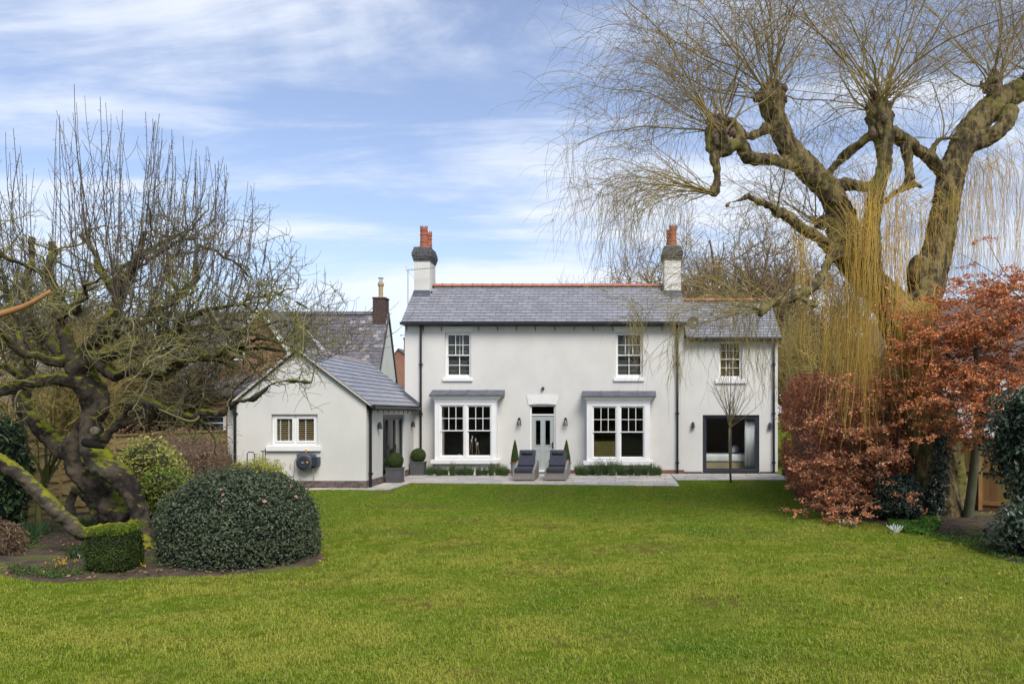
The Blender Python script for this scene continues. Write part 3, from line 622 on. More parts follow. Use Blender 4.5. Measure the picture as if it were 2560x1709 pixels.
# ---- aerial and dish
m_alu = mat('aluminium', (.35,.36,.37), rough=.5, metal=.5)
def aerial(p0, h, arm, label, els=8, r=.014):
    x, y, z = p0; t = empty('tv_aerial', p0, label, 'tv aerial'); mb = MB(); mb.tube([(x,y,z),(x,y,z+h)], r, 7); mb.build('mast', m_alu, t)
    mb = MB(); a = Vector(arm); mb.tube([(x-a.x*.08,y,z+h-.03),(x+a.x,y+a.y,z+h+a.z)], r*.8, 6); 
    for i in range(els):
        f = (i+.5)/els; c = Vector((x,y,z+h))+a*f; mb.tube([c+Vector((0,-.12,0)), c+Vector((0,.12,0))], .006, 4); mb.tube([c+Vector((0,0,-.03)), c+Vector((0,0,.03))], .006, 4)
    mb.tube([(x-.06,y-.1,z+h+.12),(x-.02,y,z+h-.02),(x+.2,y+.1,z+h-.28)], .006, 4); mb.build('boom', m_alu, t)
aerial((-7.53, 31.0, 5.9), Z(674,31)-5.9, (.98,0,.07), 'thin pole aerial with long boom fixed beside the chimney with two pots in view', 10, .016)
t = empty('satellite_dish', (X(1733,29.8), 29.9, Z(806,29.8)), 'round brown satellite dish on the lower slate roof beside the gutter end', 'satellite dish'); c = Vector((X(1733,29.5), 29.5, Z(806,29.5)))
mb = MB(); rows = 6; nn_ = 24; vs_ = []; fs = []
for i in range(rows+1):
    r_ = .215*i/rows
    for j in range(nn_):
        a = 2*math.pi*j/nn_; vs_.append((c.x+r_*math.cos(a), c.y-(r_/.215)**2*.05, c.z+r_*math.sin(a)))
for i in range(rows):
    for j in range(nn_): fs.append((i*nn_+j, i*nn_+(j+1)%nn_, (i+1)*nn_+(j+1)%nn_, (i+1)*nn_+j))
mb.add(vs_, fs); ds = mb.build('dish', mat('dish_mesh', (.13,.11,.105), rough=.7), t, smooth=True); sm = ds.modifiers.new('s', 'SOLIDIFY'); sm.thickness = .012
mb = MB(); mb.tube([(c.x,c.y+.02,c.z),(c.x,c.y+.2,c.z),(XR+.05,30.05,c.z-.05)], .018, 8); mb.tube([(c.x,c.y,c.z-.2),(c.x+.02,c.y-.3,c.z-.05)], .01, 6); mb.box(c.x-.02,c.x+.06,c.y-.36,c.y-.28,c.z-.08,c.z-.02); mb.build('bracket', m_alu, t)

# ---- things seen through the glass
m_wood = mat('driftwood', (.20,.14,.09), (.12,.085,.055), 12)
t = empty('candelabra', (X(1184,30), 30.1, .58), 'driftwood candle holder with white candles behind the bay window beside the door', 'candle holder')
yc_ = 29.95; B = Vector((X(1183,yc_), yc_, .59)); mb = MB(); tops = [(1179.5,1104),(1181,1096),(1189,1102),(1194,1112),(1191,1113)]; cm = MB()
for i, (px, py) in enumerate(tops):
    e = Vector((X(px,yc_), yc_+(i-2)*.03, Z(py,yc_))); mid = (B+e)/2+Vector(((-.12,-.02,.08,.13,.05)[i],0,-.1)); mb.tube([B+Vector(((i-2)*.05,0,0)), mid, e], [.028,.02,.014], 7); cm.tube([e, e+Vector((0,0,.10))], .024, 12)
mb.build('stem', m_wood, t, smooth=True); cm.build('candle', mat('wax', (.75,.74,.7)), t)
t = empty('candle_jar', (X(1148.5,29.95), 29.95, .58), 'small glass jar with a white candle inside the bay window near the extension', 'candle jar')
x = X(1148.5,29.95); mb = MB(); mb.lathe(x, 29.95, [(.045,.0),(.045,.12)], 12, .6); mb.build('candle', MATS['wax'], t); mb = MB(); mb.lathe(x, 29.95, [(.07,.0),(.075,.15),(.05,.2)], 14, .585); mb.build('jar', m_lg, t)
m_sofa = mat('olive_fabric', (.20,.16,.06), (.15,.12,.05), 8, .9)
t = empty('armchair', (-.3, 31.2, .1), 'olive yellow high backed armchair inside the room behind the far bay window', 'armchair')
mb = MB(); mb.box(-.75,.15,30.7,31.4,.1,.5); mb.build('seat', m_sofa, t, bevel=.06, seg=3); mb = MB(); mb.box(-.75,.15,30.45,30.69,.1,1.16); mb.build('backrest', m_sofa, t, bevel=.1, seg=4)
for xx in (-.9,.16): mb = MB(); mb.box(xx,xx+.14,30.5,31.4,.1,.7); mb.build('arm', m_sofa, t, bevel=.05, seg=3)
t = empty('bed', (4.0, 31.8, .08), 'double bed with white duvet seen through the wing patio door', 'bed')
mb = MB(); mb.box(3.2,5.0,30.75,32.8,.08,.38); mb.build('base', mat('beige_valance', (.45,.36,.22)), t); mb = MB(); mb.box(3.17,5.03,30.7,32.8,.385,.68); mb.build('duvet', mat('white_cotton', (.88,.88,.88), (.75,.75,.76), 3, .9, .5, 5), t, bevel=.09, seg=4)
mb = MB(); mb.tube([(4.45,31.1,.8),(4.6,31.5,.84),(4.7,31.9,.8)], [.1,.15,.1], 10); mb.build('pillow', MATS['white_cotton'], t, smooth=True)
m_curt = mat('white_curtain', (.85,.86,.88), rough=.95)
def curtain(x0, x1, y, z0, z1, lab, m=m_curt):
    V = []; F = []; k = 60
    for i in range(k+1):
        x = x0+(x1-x0)*i/k; yy = y+.035*math.sin(i*1.05)+.012*math.sin(i*2.3); V += [(x,yy,z0),(x+.01*math.sin(i),yy*1.0,z1)]
    for i in range(k): F.append((2*i,2*i+2,2*i+3,2*i+1))
    o = mesh_np('curtain', V, F, m, None, True); s = o.modifiers.new('s','SOLIDIFY'); s.thickness = .006; tag(o, lab, 'curtain')
curtain(4.80, 5.17, 30.34, .1, 2.08, 'long white curtain gathered at one end of the wing patio door')
curtain(-.75, .1, 33.35, 1.0, 2.0, 'yellowish curtain of a far window in the room behind the armchair', mat('ochre_curtain', (.5,.38,.12)))
flush_pieces()
# ------------------------------------------------------------ ground
m_soil = mat('soil', (0.10,0.07,0.05), (0.05,0.036,0.026), 5, 0.95, 1.0, 25, c3=(0.11,0.125,0.025))
m_lawn = mat('turf', (0.12,0.15,0.015), (0.09,0.14,0.012), 2.5, 1.0, 1.0, 40, c3=(0.13,0.11,0.03), spec=0)
nx, ny = 121, 161; gx = np.linspace(-60, 60, nx); gy = np.concatenate([np.linspace(-20, 40, 121), np.linspace(43, 400, 40)])
A, B = np.meshgrid(gx, gy); Vg = np.stack([A.ravel(), B.ravel(), np.zeros(A.size)], 1); Vg[:, 0] = np.where(np.abs(Vg[:, 0]) > 30, Vg[:, 0]*8, Vg[:, 0])
def lawn_z(x, y):
    P = np.stack([x, y, x*0], -1); z = .018*pnoise(P, .35)+.006*pnoise(P, 1.6)
    return np.where(y < 23, z, z*np.clip((24-y), 0, 1))-.012
Vg[:, 2] = lawn_z(Vg[:, 0], Vg[:, 1]); far = Vg[:, 1] > 45
i, j = np.meshgrid(np.arange(ny-1), np.arange(nx-1), indexing='ij'); q = (i*nx+j).ravel()
lawn = mesh_np('lawn', Vg, np.stack([q, q+1, q+nx+1, q+nx], 1), m_lawn, None, True, 'structure')
tag(lawn, 'short mown green lawn')
def in_poly(x, y, poly):
    c = np.zeros(len(x), bool); n = len(poly)
    for i in range(n):
        x0, y0 = poly[i]; x1, y1 = poly[(i+1) % n]
        if y0 == y1: continue
        c ^= ((y0 > y) != (y1 > y)) & (x < (x1-x0)*(y-y0)/(y1-y0)+x0)
    return c
bedL_px = [(-260,1425),(0,1437),(60,1450),(140,1456),(300,1449),(430,1441),(560,1438),(700,1429),(790,1412),(822,1396),(800,1380),(700,1330),(600,1290),(560,1262),(520,1240)]
bedL = [(X(a, G(b)), G(b)) for a, b in bedL_px]+[(-9.2, 23.7), (-11.2, 24.2), (-16, 24), (-16, 11.4)]
bedR_px = [(1962,1204),(1975,1230),(2010,1262),(2070,1290),(2140,1300),(2250,1318),(2330,1330),(2400,1350),(2480,1388),(2600,1430),(2800,1500)]
bedR = [(X(a, G(b)), G(b)) for a, b in bedR_px]+[(16, 10), (16, 30), (6.1, 30)]
def bed(poly, name):
    k = 34; P = []
    for i in range(len(poly)):
        a, b = Vector(poly[i]), Vector(poly[(i+1) % len(poly)]); nseg = max(1, int((b-a).length/.5))
        for s in range(nseg): P.append(a+(b-a)*s/nseg)
    n = len(P); c = sum(P, Vector((0, 0)))/n; V = []; F = []; rings = 30
    for r in range(rings+1):
        f = r/rings
        for p in P:
            q = p*(1-f)+c*f; V.append((q.x, q.y, 0))
    V = np.array(V); d = np.repeat(np.linspace(0, 1, rings+1), n); V[:, 2] = lawn_z(V[:, 0], V[:, 1])-.006+np.clip(d*14, 0, 1)*.03+np.clip(d*6,0,1)*(.035+.03*pnoise(V, 1.5)+.014*pnoise(V, 6))
    for r in range(rings):
        for i in range(n): F.append((r*n+i, r*n+(i+1) % n, (r+1)*n+(i+1) % n, (r+1)*n+i))
    o = mesh_np(name, V, F, m_soil, None, True, 'structure'); return o
bed(bedL, 'soil_bed'); bed(bedR, 'soil_bed')
# ------------------------------------------------------------ patio of separate stone flags
pat = [(-11.2, 23.75), (X(978,23.9), 23.88), (-6.24, 26.15), (2.0, 25.0), (2.08, 27.25), (5.9, 27.3), (5.9, 30.0), (-11.2, 30.0)]
mb = MB(); n_ = len(pat); mb.add([(x, y, .004) for x, y in pat]+[(x, y, -.06) for x, y in pat], [tuple(range(n_))]+[(i, n_+i, n_+(i+1) % n_, (i+1) % n_) for i in range(n_)])
patio = mb.build('patio', mat('joint_sand', (.10,.085,.07), (.16,.15,.13), 9, .95), kind='structure')
def clip(poly, inside, cut):
    o = []
    for i in range(len(poly)):
        a, b = poly[i], poly[(i+1) % len(poly)]; ia, ib = inside(a), inside(b)
        if ia: o.append(a)
        if ia != ib: o.append(cut(a, b))
    return o
def half(poly, p, q):   # keep left of p->q
    f = lambda a: (q[0]-p[0])*(a[1]-p[1])-(q[1]-p[1])*(a[0]-p[0])
    def cut(a, b): t = f(a)/(f(a)-f(b)); return (a[0]+(b[0]-a[0])*t, a[1]+(b[1]-a[1])*t)
    return clip(poly, lambda a: f(a) >= 0, cut)
def flags(x0, x1, y0, y1, edges, hmin=.28):
    y = y1
    rows = [.6, .3, .45, .6, .45, .3, .6, .3]; r = 0
    while y > y0:
        h = rows[r % 8]; r += 1; x = x0-R.uniform(0, .5)
        while x < x1:
            w_ = float(R.choice([.45,.6,.75,.9,.9])); g = .011
            subs = [(x, x+w_, y-h, y)]
            if h >= .6 and R.random() < .4: subs = [(x, x+w_, y-h, y-h/2), (x, x+w_, y-h/2, y)]
            for a, b, c, d in subs:
                p = [(a+g, c+g), (b-g, c+g), (b-g, d-g), (a+g, d-g)]
                for e in edges: p = half(p, *e) if len(p) > 2 else p
                if len(p) > 2:
                    ar = abs(sum(p[i][0]*p[(i+1) % len(p)][1]-p[(i+1) % len(p)][0]*p[i][1] for i in range(len(p))))/2
                    if ar > .01:
                        mb = MB(); t = .024+R.uniform(-.003, .003); mb.prism([(u, v, -.03) for u, v in p], (0, 0, .03+t)); mb.build('paving_stone', m_stone, patio)
            x += w_
        y -= h
flags(-7.05, 2.08, 24.9, 29.98, [((-7.05, 31), (-7.05, 20)), ((-6.24, 26.16), (2.01, 25.01)), ((2.01, 25.01), (2.08, 31))])
flags(2.09, 5.9, 27.3, 30.0, [((2.09, 31), (2.09, 20)), ((2.09, 27.29), (5.9, 27.31)), ((5.9, 20), (5.9, 31))])
flags(-11.2, -6.3, 23.76, 24.2, [((-11.2, 23.76), (-6.3, 23.9)), ((-6.3, 23.8), (-6.25, 26.2)), ((-6.2, 24.19), (-11.2, 24.19))])
flags(-7.05, -6.25, 24.2, 26.2, [((-7.05, 31), (-7.05, 20)), ((-6.3, 23.8), (-6.25, 26.2)), ((-6.2, 26.15), (-8, 26.4))])

# ------------------------------------------------------------ neighbouring buildings
nb = empty('slate_roofed_house', (-16, 50, 0), 'neighbour with steep weathered slate roof, white gable and dark rendered chimney', 'house')
XG = -13.27; YF, YA, YR = 48.0, 50.0, 51.9; z0_, z1_, z2_ = 4.5, 8.1, 4.05
mb = MB(); mb.prism([(XG-.25,YF+.3,0),(XG-.25,YR-.2,0),(XG-.25,YR-.2,4.3),(XG-.25,YA,7.75),(XG-.25,YF+.3,4.75)], (.2,0,0)); mb.box(-26, XG-.25, YF+.3, YR-.2, 0, 4.4); mb.build('wall', m_plaster, nb)
mb = MB(); mb.prism([(-26,YF,z0_),(-26,YA,z1_),(-26,YR,z2_),(-26,YR,z2_-.15),(-26,YA,z1_-.2),(-26,YF,z0_-.15)], (XG+26-.02,0,0)); rn = mb.build('roof', m_under, nb)
v = Vector((0, YA-YF, z1_-z0_)); Ls = v.length; v.normalize(); n = Vector((1,0,0)).cross(v)
def pale(a, s): return R.random() < (.30 if (a > 9.5 and (a-9.5)/3+(Ls-s)/Ls*.7 > .6) else .05)
lay_slates('nb_slate', rn, (-26, YF, z0_), (1,0,0), v, n, XG+26, Ls, .30, Ls/17, m_oldslate, pale=pale, pale_m=m_paleslate)
flush_pieces()
mb = MB(); 
for a in np.arange(-26, XG-.4, .45): mb.prism([(a,YA-.16,z1_-.07),(a,YA-.13,z1_+.03),(a,YA,z1_+.14),(a,YA+.13,z1_+.03),(a,YA+.16,z1_-.07)], (.44,0,0))
mb.build('ridge_tile', m_oldslate, rn, kind='stuff')
mb = MB(); mb.prism([(XG-.02,YF-.1,z0_-.05),(XG-.02,YA,z1_+.08),(XG-.02,YR+.1,z2_-.0),(XG-.02,YR+.1,z2_-.3),(XG-.02,YA,z1_-.2),(XG-.02,YF-.1,z0_-.33)], (.05,0,0)); mb.build('bargeboard', m_black, nb)
xa, xb = X(931,49.6), X(964,49.6); mb = MB(); mb.box(xa, xb, 49.6, 50.4, 6.6, Z(748,49.6)); mb.box(xa-.03, xb+.03, 49.57, 50.43, Z(748,49.6), Z(742,49.6)); ch = mb.build('chimney', mat('dark_render', (.085,.055,.05), (.06,.04,.037), 14, .95, .4, 40), nb, bevel=.06)
mb = MB(); mb.lathe((xa+xb)/2, 50, [(.16,0),(.17,.08),(.13,.14),(.13,.7),(.17,.76),(.19,.86),(.17,.92),(.12,1.0)], 16, Z(744,49.6)); mb.build('chimney_pot', mat('buff_clay', (.42,.32,.17), (.34,.25,.14), 8), ch)
mb = MB(); mb.lathe((xa+xb)/2, 50, [(.1,1.0),(.1,1.04)], 10, Z(744,49.6))
for k in range(4): a = k*math.pi/2; mb.tube([((xa+xb)/2+.1*math.cos(a), 50+.1*math.sin(a), Z(744,49.6)+1.0), ((xa+xb)/2+.1*math.cos(a), 50+.1*math.sin(a), Z(744,49.6)+1.2)], .015, 5)
mb.tube([((xa+xb)/2, 50, Z(744,49.6)+1.2), ((xa+xb)/2, 50, Z(744,49.6)+1.24)], .16, 12); mb.build('cowl', m_alu, ch)
mb = MB(); mb.box(xa-.1, xb+.1, 49.5, 49.6, 6.75, 7.0); mb.build('flashing', mat('pale_mortar', (.45,.43,.42)), ch)
aerial((X(826,47.9), 47.6, 4.6), Z(762,47.6)-4.6, (1.1,0,.18), 'tall galvanised aerial pole in front of the weathered slate roof', 9, .03)
# brick cross wing with its own slate slope and lead valley
bw = empty('brick_wing', (-19.5, 44, 0), 'orange brick gable wing half hidden behind the apple branches, with pale bargeboard and white window', 'house')
yg = 43.5; ap = (X(655,yg), Z(770,yg)); lo_ = (X(752,yg), Z(905,yg)); ll = (X(520,yg), Z(930,yg))
mb = MB(); mb.prism([(X(480,yg),yg,0),(lo_[0]-.2,yg,0),(lo_[0]-.2,yg,lo_[1]-.2),(ap[0],yg,ap[1]-.25),(ll[0],yg,ll[1]-.2),(X(480,yg),yg,ll[1]-.2)], (0,4.3,0)); mb.build('wall', mat('orange_brick', (.31,.15,.10), (.24,.12,.085), 1.2, .9, .3, 20, c3=(.30,.16,.11)), bw)
mb = MB(); mb.prism([(lo_[0],yg-.3,lo_[1]),(ap[0],yg-.3,ap[1]),(ap[0],yg-.3,ap[1]-.12),(lo_[0],yg-.3,lo_[1]-.12)], (0,5.5,0)); mb.prism([(ll[0]-.3,yg-.3,ll[1]-.2),(ap[0],yg-.3,ap[1]),(ap[0],yg-.3,ap[1]-.12),(ll[0]-.3,yg-.3,ll[1]-.32)], (0,5.5,0)); mb.build('roof', m_oldslate, bw)
mb = MB(); a_, b_ = X(745,47.5), X(812,46); mb.prism([(X(742,48.2),48.0,Z(808,48)),(X(752,48.2),48.0,Z(808,48)),(X(818,46),46,Z(880,46)),(X(808,46),46,Z(880,46))], (0,0,.05)); mb.build('valley', mat('new_lead', (.45,.46,.5), rough=.5), bw)
mb = MB(); mb.prism([(lo_[0]+.02,yg-.35,lo_[1]+.03),(ap[0],yg-.35,ap[1]+.04),(ap[0],yg-.35,ap[1]-.22),(lo_[0]-.15,yg-.35,lo_[1]-.18)], (0,.05,0)); mb.prism([(ll[0]-.3,yg-.35,ll[1]-.17),(ap[0],yg-.35,ap[1]+.04),(ap[0],yg-.35,ap[1]-.22),(ll[0]-.3,yg-.35,ll[1]-.42)], (0,.05,0)); mb.build('bargeboard', m_white2, bw)
def simple_window(parent, x0, x1, z0, z1, y, nv=1, nh=0, arch=0):
    mb = MB(); ring(mb, x0, x1, z0, z1, .08, y-.05, y-.002)
    for i in range(1, nv+1): x = x0+(x1-x0)*i/(nv+1); mb.box(x-.03, x+.03, y-.045, y-.004, z0+.08, z1-.08)
    for i in range(1, nh+1): z = z0+(z1-z0)*i/(nh+1); mb.box(x0+.08, x1-.08, y-.04, y-.006, z-.02, z+.02)
    wn = mb.build('window', m_white, parent); mb = MB(); mb.box(x0+.05, x1-.05, y-.03, y-.01, z0+.05, z1-.05); mb.build('pane', mat('dark_glass', (.03,.04,.045), rough=.08, spec=.8), wn)
simple_window(bw, X(585,yg), X(612,yg), Z(900,yg), Z(850,yg), yg, 1, 1)
# low annexe with arched window beside the extension
an = empty('brick_annexe', (-12.5, 27, 0), 'low brick lean-to with arched cream window between the fence and the white extension', 'outbuilding'); ya = 27.0
mb = MB(); mb.box(X(470,ya), X(585,ya), ya, 30.9, 0, Z(975,ya)); mb.build('wall', MATS['orange_brick'], an)
mb = MB(); mb.prism([(X(455,ya),ya-.25,Z(982,ya)),(X(590,ya),ya-.25,Z(982,ya)),(X(600,ya),31,Z(925,ya)),(X(455,ya),31,Z(925,ya))], (0,0,-.12)); mb.build('roof', m_oldslate, an)
simple_window(an, X(500,ya), X(566,ya), Z(1098,ya), Z(1036,ya), ya, 0, 2)
mb = MB(); pts = [(X(498,ya)+(X(568,ya)-X(498,ya))*i/10, ya, Z(1034,ya)+.22*math.sin(math.pi*i/10)) for i in range(11)]; mb.prism(pts, (0,-.04,0)); mb.build('arch', mat('cream_paint', (.6,.52,.3)), an)
# long low house beyond the apple tree
lh = empty('long_low_house', (-26, 42, 0), 'long low house with grey tiled roof and white windows seen beneath the apple tree', 'house'); yl = 40.0
x0, x1 = X(-60,yl), X(455,yl); mb = MB(); mb.box(x0, x1, yl, yl+7, 0, Z(1010,yl)); mb.build('wall', mat('salmon_brick', (.42,.22,.17), (.34,.17,.13), 2, .9), lh)
mb = MB(); zt_ = Z(1008,yl); zr_ = Z(905,yl+3.6); mb.prism([(x0-.3,yl-.4,zt_-.1),(x0-.3,yl+3.6,zr_),(x0-.3,yl+7.6,zt_-.1),(x0-.3,yl+7.6,zt_-.3),(x0-.3,yl+3.6,zr_-.25),(x0-.3,yl-.4,zt_-.3)], (x1-x0+.6,0,0)); rl = mb.build('roof', m_under, lh)
v = Vector((0, 4.0, zr_-zt_+.1)); Ls = v.length; v.normalize(); n = Vector((1,0,0)).cross(v); lay_slates('low', rl, (x0-.3, yl-.4, zt_-.1), (1,0,0), v, n, x1-x0+.6, Ls, .4, Ls/9, m_oldslate, pale=lambda a, s: R.random() < .05, pale_m=m_paleslate); flush_pieces()
mb = MB(); mb.box(x0-.3, x1+.3, yl-.52, yl-.41, zt_-.22, zt_-.08); mb.build('gutter', m_black, lh)
for a, b, t_, u in ((55,125,1060,1110),(140,190,1065,1110),(210,250,1030,1090),(-40,10,1050,1100)): simple_window(lh, X(a,yl), X(b,yl), Z(u,yl), Z(t_-30,yl), yl, 2, 1)
# far red house in the gap
fr = empty('red_brick_house', (-15, 70, 0), 'distant red brick gable with chimney stack in the gap between two white houses', 'house'); yf = 62.0
mb = MB(); mb.prism([(X(975,yf),yf,0),(X(1040,yf),yf,0),(X(1040,yf),yf,Z(905,yf)),(X(997,yf),yf,Z(873,yf)),(X(975,yf),yf,Z(900,yf))], (0,8,0)); mb.build('wall', MATS['orange_brick'], fr)
mb = MB(); mb.prism([(X(973,yf),yf-.1,Z(900,yf)),(X(996,yf),yf-.1,Z(870,yf)),(X(1042,yf),yf-.1,Z(903,yf)),(X(1042,yf),yf-.1,Z(907,yf)),(X(996,yf),yf-.1,Z(874,yf)),(X(973,yf),yf-.1,Z(904,yf))], (0,8.2,0)); mb.build('roof', m_oldslate, fr)
mb = MB(); mb.box(X(1001,yf), X(1018,yf), yf+1, yf+2, Z(900,yf), Z(843,yf)); mb.box(X(1000,yf), X(1019,yf), yf+.95, yf+2.05, Z(846,yf), Z(840,yf)); mb.build('chimney', m_brick_red, fr)
t = empty('weather_vane', (X(1004,yf), yf+1.5, Z(840,yf)), 'tiny wind vane with cups on the distant brick chimney', 'weather vane'); xx = X(1000,yf); mb = MB(); mb.tube([(xx,yf+1.5,Z(842,yf)),(xx,yf+1.5,Z(825,yf))], .03, 5); mb.tube([(xx-.3,yf+1.5,Z(833,yf)),(xx+.3,yf+1.5,Z(832,yf))], .025, 5); mb.box(xx-.35,xx-.25,yf+1.4,yf+1.5,Z(835,yf),Z(832,yf)); mb.build('vane', m_alu, t)
mb = MB(); yq = 36.0; mb.prism([(X(960,yq),yq,Z(985,yq)),(X(1012,yq),yq,Z(955,yq)),(X(1012,yq),yq,0),(X(960,yq),yq,0)], (0,.3,0)); o = mb.build('garden_wall', MATS['salmon_brick']); tag(o, 'pinkish sloping wall end in the gap behind the extension ridge', 'wall')
# house beyond the beech on the far side, and brick house behind the willow
rh = empty('brown_roofed_house', (14, 33, 0), 'pale house with brown tiled roof behind the copper beech', 'house'); yr_ = 30.0
x0, x1 = X(2345,yr_), X(2345,yr_)+12; mb = MB(); mb.box(x0+.3, x1, yr_+.3, yr_+7, 0, 4.1); mb.build('wall', mat('pale_render', (.50,.50,.50), (.42,.42,.42), 2), rh)
mb = MB(); mb.prism([(x0,yr_,4.0),(x0,yr_+3.6,6.6),(x0,yr_+7.3,4.0),(x0,yr_+7.3,3.8),(x0,yr_+3.6,6.4),(x0,yr_,3.8)], (x1-x0,0,0)); mb.build('roof', mat('brown_tile', (.13,.10,.09), (.09,.07,.065), 5, .9, .5, 12), rh)
for k in range(4): simple_window(rh, x0+1.0+k*2.3, x0+2.4+k*2.3, 2.4, 3.6, yr_+.3, 1, 0)
bh = empty('redbrick_cottage', (13, 42, 0), 'red brick cottage with white corner window glimpsed behind the weeping willow', 'house'); yb_ = 40.0
x0, x1 = X(2165,yb_), X(2262,yb_); mb = MB(); mb.box(x0, x1, yb_, yb_+6, 0, Z(893,yb_)); mb.build('wall', m_brick_red, bh); mb = MB(); mb.prism([(x0-.4,yb_-.3,Z(895,yb_)),(x1+.4,yb_-.3,Z(888,yb_)),(x1-.8,yb_+3,Z(800,yb_+3)),(x0+.9,yb_+3,Z(800,yb_+3))], (0,.1,-.12)); mb.build('roof', mat('brown_tile', None), bh)
simple_window(bh, X(2222,yb_), X(2245,yb_), Z(945,yb_), Z(900,yb_), yb_, 0, 1); simple_window(bh, X(2180,yb_), X(2200,yb_), Z(945,yb_), Z(905,yb_), yb_, 0, 1)

# ------------------------------------------------------------ fences
m_fence = mat('waney_board', (.36,.25,.10), (.26,.18,.07), 3, .9, .5, 12, c3=(.22,.21,.07), island=.18, stretch=(1,1,4))
m_fence2 = mat('featheredge_board', (.28,.155,.06), (.20,.11,.045), 3, .9, .4, 12, c3=(.20,.16,.05), island=.15, stretch=(4,4,.6))
fl = empty('lap_panel_fence', (-11.15, 18, 0), 'mossy larch lap fence with wavy boards running along the garden edge beyond the apple tree', 'fence')
for k in range(6):
    ya0, ya1 = 13.2+k*1.85, 13.2+(k+1)*1.85; mb = MB(); mb.box(-11.2,-11.1,ya0-.05,ya0+.05,0,1.72); mb.build('post', m_fence, fl)
    for r in range(11):
        zz_ = .12+r*.14; nn_ = 14; V = []; F = []
        for i in range(nn_+1):
            y = ya0+.05+(1.75)*i/nn_; wv = .018*math.sin(i*1.3+r*2+k)+R.normal()*.004; xo = -11.13+.012*(r % 2)
            V += [(xo+.02, y, zz_+wv-.02), (xo+.03, y, zz_+wv-.02), (xo+.004, y, zz_+.15), (xo-.006, y, zz_+.15)]
        for i in range(nn_):
            for a, b in ((0,1),(1,2),(2,3),(3,0)): F.append((i*4+a, i*4+b, i*4+4+b, i*4+4+a))
        mesh_np('board', V, F, m_fence, fl)
    mb = MB(); mb.box(-11.15,-11.09,ya0+.05,ya1-.05,1.66,1.70); mb.build('capping_rail', m_fence, fl)
fq = empty('featheredge_fence', (8.3, 18.6, 0), 'orange brown close board fence behind the leaning sapling trunk', 'fence')
a, b = Vector((7.0, 19.9, 0)), Vector((10.6, 17.2, 0)); d = (b-a); Lf = d.length; d.normalize(); nn2 = Vector((-d.y, d.x, 0)); nn2 = nn2 if nn2.y < 0 else -nn2
k = int(Lf/.105)
for i in range(k):
    p = a+d*(i*.105); hh = 1.62+R.normal()*.004; th = .018; q = p+d*.118
    mb = MB(); mb.prism([tuple(p+nn2*.004), tuple(q+nn2*.010), tuple(q-nn2*.012), tuple(p-nn2*.004)], (0,0,hh)); mb.build('board', m_fence2, fq)
for z in (.12, .85, 1.5): mb = MB(); mb.prism([tuple(a+nn2*.012+Vector((0,0,z))), tuple(b+nn2*.012+Vector((0,0,z))), tuple(b+nn2*.05+Vector((0,0,z))), tuple(a+nn2*.05+Vector((0,0,z)))], (0,0,.075)); mb.build('rail', m_fence2, fq)
for s in (.0, .36, .72, .98): p = a+d*(Lf*s)+nn2*.055; mb = MB(); mb.box(p.x-.045, p.x+.045, p.y-.05, p.y+.04, 0, 1.7); mb.build('post', m_fence2, fq)

# ------------------------------------------------------------ loungers
m_wick = mat('grey_wicker', (.33,.30,.27), (.24,.22,.20), 30, .8, .8, 60, stretch=(1,1,3)); m_cush = mat('slate_blue_fabric', (.055,.059,.075), (.045,.048,.062), 8, .95, .3, 120)
def lounger(px, lab):
    x0 = X(px, 26.7); wd = .70; y0 = 26.7; y1 = 28.35; t = empty('sun_lounger', (x0+wd/2, 27.5, 0), lab, 'sun lounger', 'sun loungers in front of the door')
    prof = [(y0,.05),(y1,.05),(y1,.60),(y1-.35,.60),(y1-.62,.55),(y0+.28,.385),(y0,.36)]
    for xx in (x0, x0+wd-.075):
        mb = MB(); mb.prism([(xx,y,z) for y, z in prof], (.075,0,0)); mb.build('side_panel', m_wick, t, bevel=.012)
    mb = MB(); mb.box(x0+.075, x0+wd-.075, y0+.012, y1-.01, .055, .30); mb.build('base', m_wick, t, bevel=.008)
    for sx in (x0+.04, x0+wd-.1):
        for sy in (y0+.04, y1-.1): mb = MB(); mb.box(sx, sx+.06, sy, sy+.06, .026, .05); mb.build('foot', m_black, t)
    mb = MB(); mb.box(x0+.06, x0+wd-.065, y0-.045, y0+1.02, .305, .435); mb.build('seat_cushion', m_cush, t, bevel=.035, seg=4)
    mb = MB(); a = Vector((x0+.08, y0+.99, .40)); tdir = Vector((0, .52, .60)).normalized(); nd = Vector((0,-tdir.z,tdir.y)); wv = Vector((wd-.16,0,0)); ln = .66
    q = [a-nd*.0, a+wv, a+wv-nd*.11, a-nd*.11]; mb.prism([tuple(v_) for v_ in (a, a+wv, a+wv-nd*-.11, a-nd*-.11)], tdir*ln); mb.build('back_cushion', m_cush, t, bevel=.035, seg=4)
    mb = MB(); c = a+tdir*(ln-.17)+nd*.145; mb.tube([c+Vector((.09,0,0)), c+Vector((.13,0,0)), c+Vector((wd-.29,0,0)), c+Vector((wd-.25,0,0))], [.045,.072,.072,.045], 14); mb.build('pillow', m_cush, t, smooth=True)
    mb = MB(); mb.prism([tuple(v_) for v_ in (a+nd*-.004, a+wv+nd*-.004, a+wv-nd*.03, a-nd*.03)], tdir*(ln-.03)); mb.build('backrest', m_wick, t)
lounger(1281.0, 'grey wicker sun lounger before the front door, the one nearer the folding doors')
lounger(1361.0, 'grey wicker sun lounger before the front door, the one nearer the wing')

